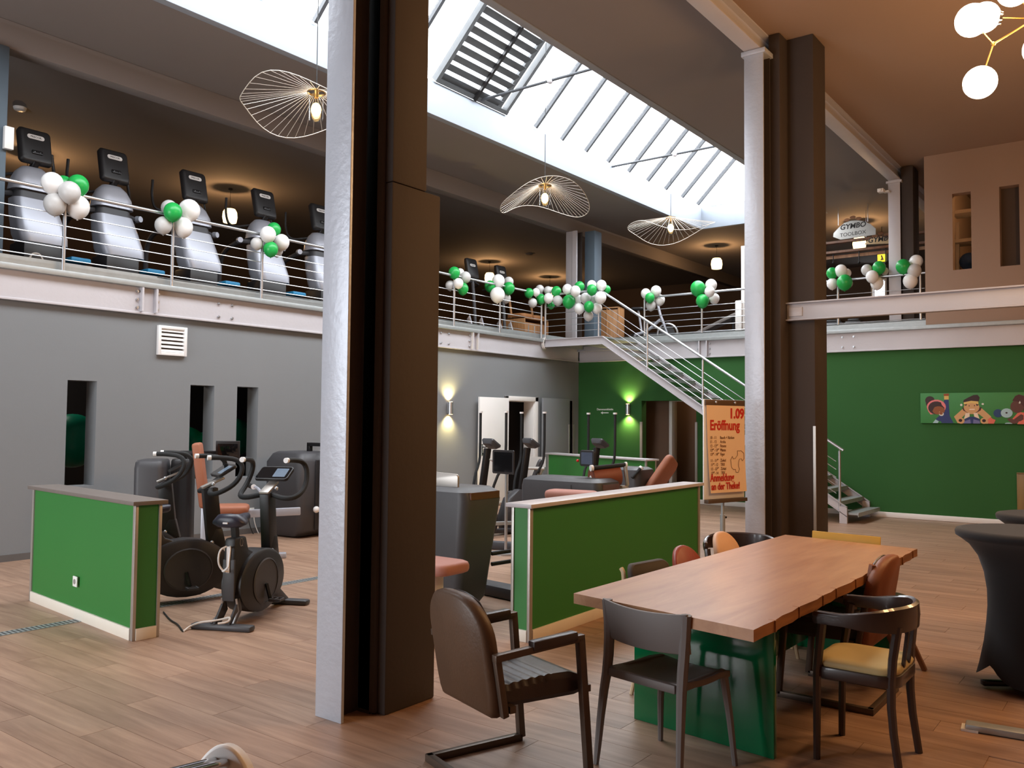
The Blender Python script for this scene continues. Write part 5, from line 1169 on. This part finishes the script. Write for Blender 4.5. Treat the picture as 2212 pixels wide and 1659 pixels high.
# ================================================================== flip chart
fc = EYEP + ray(1567, 966)*9.45; yaw = math.atan2(cf.y, cf.x)
bd = (V(cr.x,cr.y,0).normalized()*math.cos(math.radians(37)) + V(cf.x,cf.y,0).normalized()*math.sin(math.radians(37))).normalized()
nm = V(bd.y, -bd.x, 0)
f = thing('flip_chart', 'flip chart with tan paper announcing the opening in red letters beside the tall pillar', 'flip chart', (fc.x, fc.y, 0))
zt = fc.z+.49; Wp, Hp = .66, 1.0
def fm(u, v, n_=0): return bd*u + V(0,0,v) + nm*n_
def slab(u0, v0, u1, v1, n0, n1, m, name, par, bev=0): return MB().loft([[fm(u0,v0,n_),fm(u1,v0,n_),fm(u1,v1,n_),fm(u0,v1,n_)] for n_ in (n0, n1)]).build(name, m, par, bevel=bev)
zb = zt-.99
slab(-.34, zb-.06, .34, zt+.03, -.03, -.012, m_white, 'board', f, .004); slab(-.33, zt-.035, .33, zt+.028, -.012, .006, mat('brown_clamp_bar', (88,66,46), .5), 'clamp_bar', f, .003)
for u in (-.17, .15): MB().ball(fm(u, zt-.0, .012), .014, 10, 8).build('clamp_knob', m_stain, f)
m_paper = mat('tan_kraft_paper', (240,210,176), .9, var=.03, scale=3)
pp = MB().loft([[fm(-.32+.005*k, v, .0045+ (0.028*((zt-.03-v)/.95)**3)), fm(.325, v, .0045+(.028*((zt-.03-v)/.95)**3)), fm(.325, v, .0035+(.028*((zt-.03-v)/.95)**3)), fm(-.32+.005*k, v, .0035+(.028*((zt-.03-v)/.95)**3))] for k, v in [(k, zt-.03-.95*k/8) for k in range(9)]]).build('paper_sheet', m_paper, f)
m_redink = mat('red_marker_ink', (196,40,22), .7, var=.05); m_brink = mat('brown_marker_ink', (112,70,40), .7, var=.05)
def ft(body, u, v, size, m, bold=0., sx=1., align='LEFT'):
    n_ = 0.0065+.030*(max(0,(zt-.03-v))/.95)**3
    text(body, 'lettering', size, m, pp, frame(fm(u, v, n_), bd, (0,0,1)), .0008, bold, align, sx)
ft('1.09', .315, zt-.17, .15, m_redink, .006, 1.0, 'RIGHT')
ft('Eröffnung', -.265, zt-.30, .15, m_redink, .0045, .86)
rows = [('10 - 11','Bauch + Rücken'),('11 - 12','Aroha'),('12 - 12³°','Fitness'),('12³°- 13³°','Pilates'),('13³°- 14³°','Figur'),('',''),('11 - 11³°','Zirkel'),('11³°- 12','TRX'),('13 - 13³°','Zirkel'),('13³°- 14','TRX')]
v = zt-.40
for a_, b_ in rows:
    if a_: ft(a_, -.265, v, .046, m_brink, 0, .8); ft(b_, -.10, v, .046, m_brink, 0, .8)
    v -= .045 if a_ else .022
ft('Anmeldung', -.28, zt-.855, .115, m_redink, .0025, .75); ft('an der Theke!', -.27, zt-.945, .105, m_redink, .0025, .80)
dm = MB(); pts = [(.07,-.63),(.10,-.59),(.115,-.62),(.15,-.615),(.19,-.58),(.19,-.53),(.22,-.535),(.25,-.53),(.30,-.56),(.30,-.62),(.27,-.645),(.255,-.62),(.22,-.625),(.205,-.66),(.20,-.70),(.215,-.735),(.19,-.77),(.15,-.765),(.145,-.735),(.11,-.735),(.08,-.71)]
dm.tube([fm(u, zt+w_+.0, .0075+.035*((-w_-.03)/.95)**3) for u, w_ in pts], .0025, n=4, closed=True).build('dumbbell_drawing', m_brink, pp)
slab(-.33, zb-.10, .33, zb-.06, -.02, .04, mat('brown_tray', (84,66,50), .5), 'pen_tray', f, .004)
MB().cyl(fm(0,.05,-.04), fm(0,.6,-.04), .028, n=14).cyl(fm(0,.5,-.04), fm(0,zb,-.04), .018, n=14).build('stand_post', m_galv, f); MB().cyl(fm(.03,.57,-.04), fm(.06,.57,-.04), .012).build('clamp_screw', m_blackm, f)
for k in range(5): a_ = 2*PI*k/5; MB().beam(fm(0,.05,-.04), fm(0,.03,-.04)+V(.34*math.cos(a_),.34*math.sin(a_),0), .03, .025).cyl(fm(0,.0,-.04)+V(.33*math.cos(a_),.33*math.sin(a_),0), fm(0,.03,-.04)+V(.33*math.cos(a_),.33*math.sin(a_),0), .02).build('foot', m_galv, f)
# ================================================================== equipment on the upper floor at the back
m_ply = wood('birch_ply', (150,104,66), (196,146,100), 2)
def at_y(px, py, y): return onY(px, py, y)
# wooden reformer boxes behind the grey wall railing
def reformer(lb, px0, px1, ptop, xx):
    a = onX(px0, ptop, xx); b = onX(px1, ptop, xx); t = thing('pilates_chair', lb, 'pilates chair', (xx, (a.y+b.y)/2, ZM), 0, 'wooden pilates equipment')
    w_ = abs(b.y-a.y)/2; h = a.z-ZM
    MB().box(-.35,-w_,0,.3,-w_+.03,h).box(-.35,w_-.03,0,.3,w_,h).box(-.35,-w_,h-.03,.3,w_,h).box(.2,-w_+.03,.05,.23,w_-.03,h-.1).build('box_frame', m_ply, t, bevel=.004)
    pad((0,-w_*.5,h+.05), .5, w_*.92, .1, None, .03).build('cushion', mat('tan_leather_cushion', (176,120,74), .55), t, ang=60); pad((0,w_*.5,h+.05), .5, w_*.92, .1, None, .03).build('cushion', mat('tan_leather_cushion', (176,120,74), .55), t, ang=60)
    for s in (-1, 0, 1): MB().cyl((.24,s*w_*.5,h*.35),(.24,s*w_*.5,h*.75), .012, n=8).build('spring', m_stain, t)
    for s in (-1, 1): MB().beam((-.1,s*(w_-.05),h),(-.22,s*(w_-.05),h+.75), .06, .03, up=(1,0,0)).build('handle_post', m_ply, t, bevel=.006)
    return t
reformer('wooden pilates chair with tan cushions behind the landing corner balloons', 1110, 1162, 686, -11.6)
wb = onX(1000, 668, -11.6); t = thing('pilates_reformer', 'low wooden pilates reformer bed behind the railing past the broad pillar', 'pilates bed', (-14.2, wb.y+1.0, ZM), 0, None)
MB().box(-1.0,-.35,.35,1.0,-.3,.45).box(-1.0,.3,.35,1.0,.35,.45).box(.9,-.35,0,1.0,.35,.62).box(-1.0,-.35,0,-.9,.35,.62).build('frame', m_ply, t, bevel=.006); pad((0,0,.47), .8, .55, .08).build('carriage', m_black, t, ang=60)
tc = onY(1318, 690, 17.3); t = thing('pilates_cabinet', 'tall wooden pilates cabinet standing behind the top of the stairs', 'cabinet', (tc.x, 17.3, ZM), .2)
MB().box(-.28,-.2,0,-.25,.2,.98).box(.25,-.2,0,.28,.2,.98).box(-.28,-.2,.95,.28,.2,.98).box(-.25,-.19,.0,.25,-.16,.92).box(-.02,-.2,0,.0,-.17,.98).build('carcass', m_ply, t, bevel=.004); MB().beam((-.5,-.25,0),(-.42,-.22,.75), .035, .03, up=(1,0,0)).build('pole', m_ply, t)
MB().tube([V(-.33+.05*math.cos(a),-.21,.42+.05*math.sin(a)) for a in [2*PI*k/16 for k in range(16)]], .012, n=6, closed=True).build('hook_ring', m_black, t)
# spinning bike
sb = onY(1415, 700, 17.2); t = thing('spinning_bike', 'silver framed indoor bike behind the first balloons above the green wall', 'exercise bike', (sb.x, 17.2, ZM), math.radians(15))
MB().tube([V(.28+.22*math.cos(a),0,.3+.22*math.sin(a)) for a in [2*PI*k/24 for k in range(24)]], .025, n=8, closed=True).build('wheel', m_stain, t)
MB().cyl((.28,-.02,.3),(.28,.02,.3), .17, n=24).build('wheel_disc', m_black, t)
MB().tube([(.28,0,.3),(.12,0,.72),(.05,0,1.0)], .03, smooth=0).tube([(.12,0,.62),(-.2,0,.35),(-.45,0,.3)], .035, smooth=1).tube([(-.45,0,.3),(-.5,0,.05)], .03).tube([(-.3,0,.33),(-.38,0,.85)], .025).cyl((-.5,-.25,.03),(-.5,.25,.03), .03).cyl((.3,-.25,.03),(.3,.25,.03), .03).tube([(.28,0,.3),(.3,0,.03)], .025).build('frame', m_silver, t)
for s in (-1,1): MB().tube([(.05,0,1.0),(.05,s*.16,1.02),(-.05,s*.2,1.05),(-.12,s*.2,1.15)], .02, smooth=1).build('handlebar', m_silver, t)
pad((-.4,0,.88), .28, .2, .07).build('saddle', m_black, t, ang=60)
# black padded benches behind the stairs
bb = onY(1355, 712, 17.6); t = thing('padded_bench', 'low black padded bench behind the stair top', 'bench', (bb.x+.1, 18.5, ZM), .1); pad((0,0,.42), .9, .4, .1).build('pad', m_black, t, ang=60)
for x in (-.35,.35): MB().box(x-.03,-.18,0,x+.03,.18,.38).build('leg', m_blackm, t)
# incline bench beam and white cage
ib0, ib1 = onY(1500, 726, 17.0), onY(1594, 680, 17.0); t = thing('incline_board', 'grey inclined exercise board rising towards the white cage frame', 'exercise board', (ib0.x, 17.0, ZM))
o_ = Vector(t.location); MB().beam(ib0-o_, ib1-o_, .3, .07).build('board', mat('grey_board', (112,104,100), .6), t, bevel=.01); MB().cyl(ib1-o_-V(.1,0,.05), V((ib1-o_).x-.1,0,0), .03).build('prop', m_blackm, t)
sbx = onY(1497, 722, 17.0)-o_; MB().box(sbx.x-.15,-.2,0,sbx.x+.2,.2,.12).build('foot_block', mat('tan_block', (160,130,112), .6), t, bevel=.01)
cg = onY(1606, 640, 16.6); t = thing('cage_frame', 'white steel training cage frame partly hidden by the tall pillar', 'training cage', (cg.x, 16.6, ZM))
htop = onY(1604, 532, 16.6).z-ZM
for x in (0, .9):
    for y in (0, .8): MB().box(x-.035,y-.035,0,x+.035,y+.035,htop).build('upright', m_whitep, t, bevel=.004)
for z in (htop-.03, htop-.32, .9, .55):
    for y in (0, .8): MB().box(.035,y-.025,z-.03,.865,y+.025,z+.03).build('crossbar', m_whitep, t, bevel=.004)
MB().box(-.14,-.1,.0,.0,-.04,.8).build('end_panel', m_whitep, t, bevel=.02)
# wooden gantry with two signs
def sign(lb, pts, y, body, body2, m, ink, tilt=0):
    P = [onY(px, py, y) for px, py in pts]; c = sum(P, V(0,0,0))/len(P)
    t = thing('hanging_sign', lb, 'sign', c)
    MB().prism([(p.x-c.x, p.z-c.z) for p in P], 'y', -.015, .015).build('board', m, t, bevel=.003)
    text(body, 'lettering', .15, ink, t, frame((0,-.017,.0 if body2 else -.03), (1,0,.03), (0,0,1)), .001, .004, 'CENTER', 1., .15)
    if body2: text(body2, 'lettering', .11, ink, t, frame((0,-.017,-.15), (1,0,.03), (0,0,1)), .001, .0, 'CENTER')
    lg = MB(); z0 = .19 if body2 else .10
    for k, (dx, dz) in enumerate(((-.12,0),(.0,.04),(.12,0))): lg.prism([(dx+.06*math.cos(a), z0+dz+.035*math.sin(a)) for a in [2*PI*i/12 for i in range(12)]], 'y', -.018, -.014)
    lg.build('leaf_emblem', mat('bronze_print', (150,104,70), .6), t)
    MB().cyl((-.3,0,.1),(-.3,0,CEIL-c.z), .006, n=6).cyl((.3,0,.1),(.3,0,CEIL-c.z), .006, n=6).build('wire', m_stain, t)
    return t
sy = 18.6
sign('white domed sign board hanging from the ceiling above the upper railing', [(1801,504),(1812,492),(1824,482),(1838,477),(1852,476),(1866,478),(1880,484),(1892,494),(1892,507),(1816,518),(1800,512)], sy, 'GYMBO', 'TOOLBOX', mat('white_sign_board', (214,214,210), .5), m_hole)
sign('cream arched sign board beside the upper floor pillar', [(1868,528),(1876,518),(1890,512),(1904,511),(1917,513),(1930,520),(1936,526)], sy+.6, 'GYMBO', '', mat('cream_sign_board', (226,196,150), .5), m_hole)
gt = onY(1800, 548, sy+.9); t = thing('gantry', 'dark wooden equipment gantry under the sign boards', 'gantry', (gt.x-.5, sy+.9, ZM))
for z in (gt.z-ZM, gt.z-ZM+.22): MB().box(0,-.05,z,4.6,.05,z+.05).build('rail', m_bwood, t)
MB().box(0,.1,gt.z-ZM-.1,4.6,.14,gt.z-ZM-.03).build('rail', m_ply, t)
for x in (.05, 2.2, 4.5): MB().box(x-.04,.0,0,x+.04,.08,gt.z-ZM+.27).build('post', m_blackm, t)
for k in range(7): MB().cyl((.5+k*.55,0,gt.z-ZM),(.5+k*.55,0,gt.z-ZM-.18-.06*(k%3)), .012, n=6).ball((.5+k*.55,0,gt.z-ZM-.2-.06*(k%3)), .03, 8, 6).build('hanging_grip', m_blackm, t)
# emergency exit sign
ex = onY(1905, 557, 21.0); t = thing('exit_sign', 'small lit yellow green emergency exit sign on the upper floor', 'exit sign', ex)
MB().box(-.09,-.03,-.09,.09,.03,.09).build('housing', mat('exit_sign_face', (214,206,60), .5, emit=(220,210,40), estr=1.2), t, bevel=.005); MB().prism([(-.03,-.06),(.0,-.01),(-.02,.05),(.01,.06),(.03,.01),(.05,-.06)], 'y', -.034, -.03).build('running_figure', m_hole, t); MB().cyl((0,0,.09),(0,0,CEIL-ex.z), .008, n=6).build('rod', m_blackm, t)
# white shelving and blue ball behind the slot of the upper wall
sh0 = onY(2062, 530, 17.2); t = thing('shelving', 'white metal shelving seen through the slot in the brown upper wall', 'shelving', (sh0.x, 17.2, ZM))
for x in (.05,.95): MB().box(x-.03,-.03,0,x+.03,.03,2.0).build('upright', m_whitep, t)
for p_ in (462, 524, 590): z = onY(2075, p_, 17.2).z-ZM; MB().box(0,-.2,z-.03,1.0,.25,z+.03).build('shelf', m_whitep, t)
bl = onY(2093, 569, 17.15); zsh = onY(2075, 590, 17.2).z+.03; R = 19*depth(bl)/FL; o = MB().ball((0,0,0), R, 24, 16).build('gym_ball', mat('blue_gym_ball_vinyl', (46,92,170), .35), loc=(bl.x, 17.15, zsh+R)); tag(o, 'blue gym ball on the white shelving behind the upper wall slot', 'ball')
structure('trim_9', MB().box(-2.13, YG+.14, 4.1, -1.75, YG+.17, 5.6), m_mwall)
# dark step boxes standing behind the railing above the green wall
for i, (px, w_) in enumerate(((1802,.42),(1848,.3),(1972,.45))):
    p = onY(px, 690, 17.6); o = MB().box(-w_/2,-.2,0,w_/2,.2,.35).box(-w_/2+.04,-.16,.35,w_/2-.04,.16,.40).build('step_box', m_black, loc=(p.x, 17.6, ZM), bevel=.02); tag(o, 'dark step box on the upper floor '+('beside the tall pillar','in front of the pale window glow','next to the brown upper wall')[i], 'step box')
# cameras and small fittings on the upper pillar
cp = onY(1909, 413, 16.0); o = MB().box(-.08,-.12,-.03,.02,.02,.03).cyl((-.03,-.12,0),(-.03,-.15,0), .025).box(-.02,0,-.01,.08,.14,.01).build('security_camera', m_whitep, loc=(cp.x,16.0,cp.z), bevel=.004); tag(o, 'white security camera mounted high on the upper floor pillar', 'camera')
cw = MB().tube([onX(62,554,-11.0)+V(0,0,-.05), onX(68,549,-11.0), onX(76,547,-11.0), onX(86,549,-11.0), onX(94,556,-11.0)+V(0,0,-.05)], .012, n=6, smooth=2).build('cable', m_cablew); tag(cw, 'white cable loop on the upper floor before the first silver machine', 'cable')
cl = MB().tube([V(0,0,0)+V(.0,.07*math.cos(a),.11*math.sin(a)) for a in [2*PI*k/20 for k in range(20)]], .012, n=6, closed=True).tube([V(.03,.06*math.cos(a),.11*math.sin(a)) for a in [2*PI*k/20 for k in range(20)]], .012, n=6, closed=True).build('cable', m_cablew); 
q = onX(1175, 742, XG+.09); cl.location = q; tag(cl, 'white cable coil hanging at the start of the stair landing', 'cable')

wbx = onX(24, 296, -10.45); o = MB().box(-.03,-.05,-.13,.03,.05,.13).build('junction_box', m_whitep, loc=(-10.52, wbx.y, wbx.z), bevel=.006); tag(o, 'small white box mounted on the blue grey pillar of the upper floor', 'junction box')
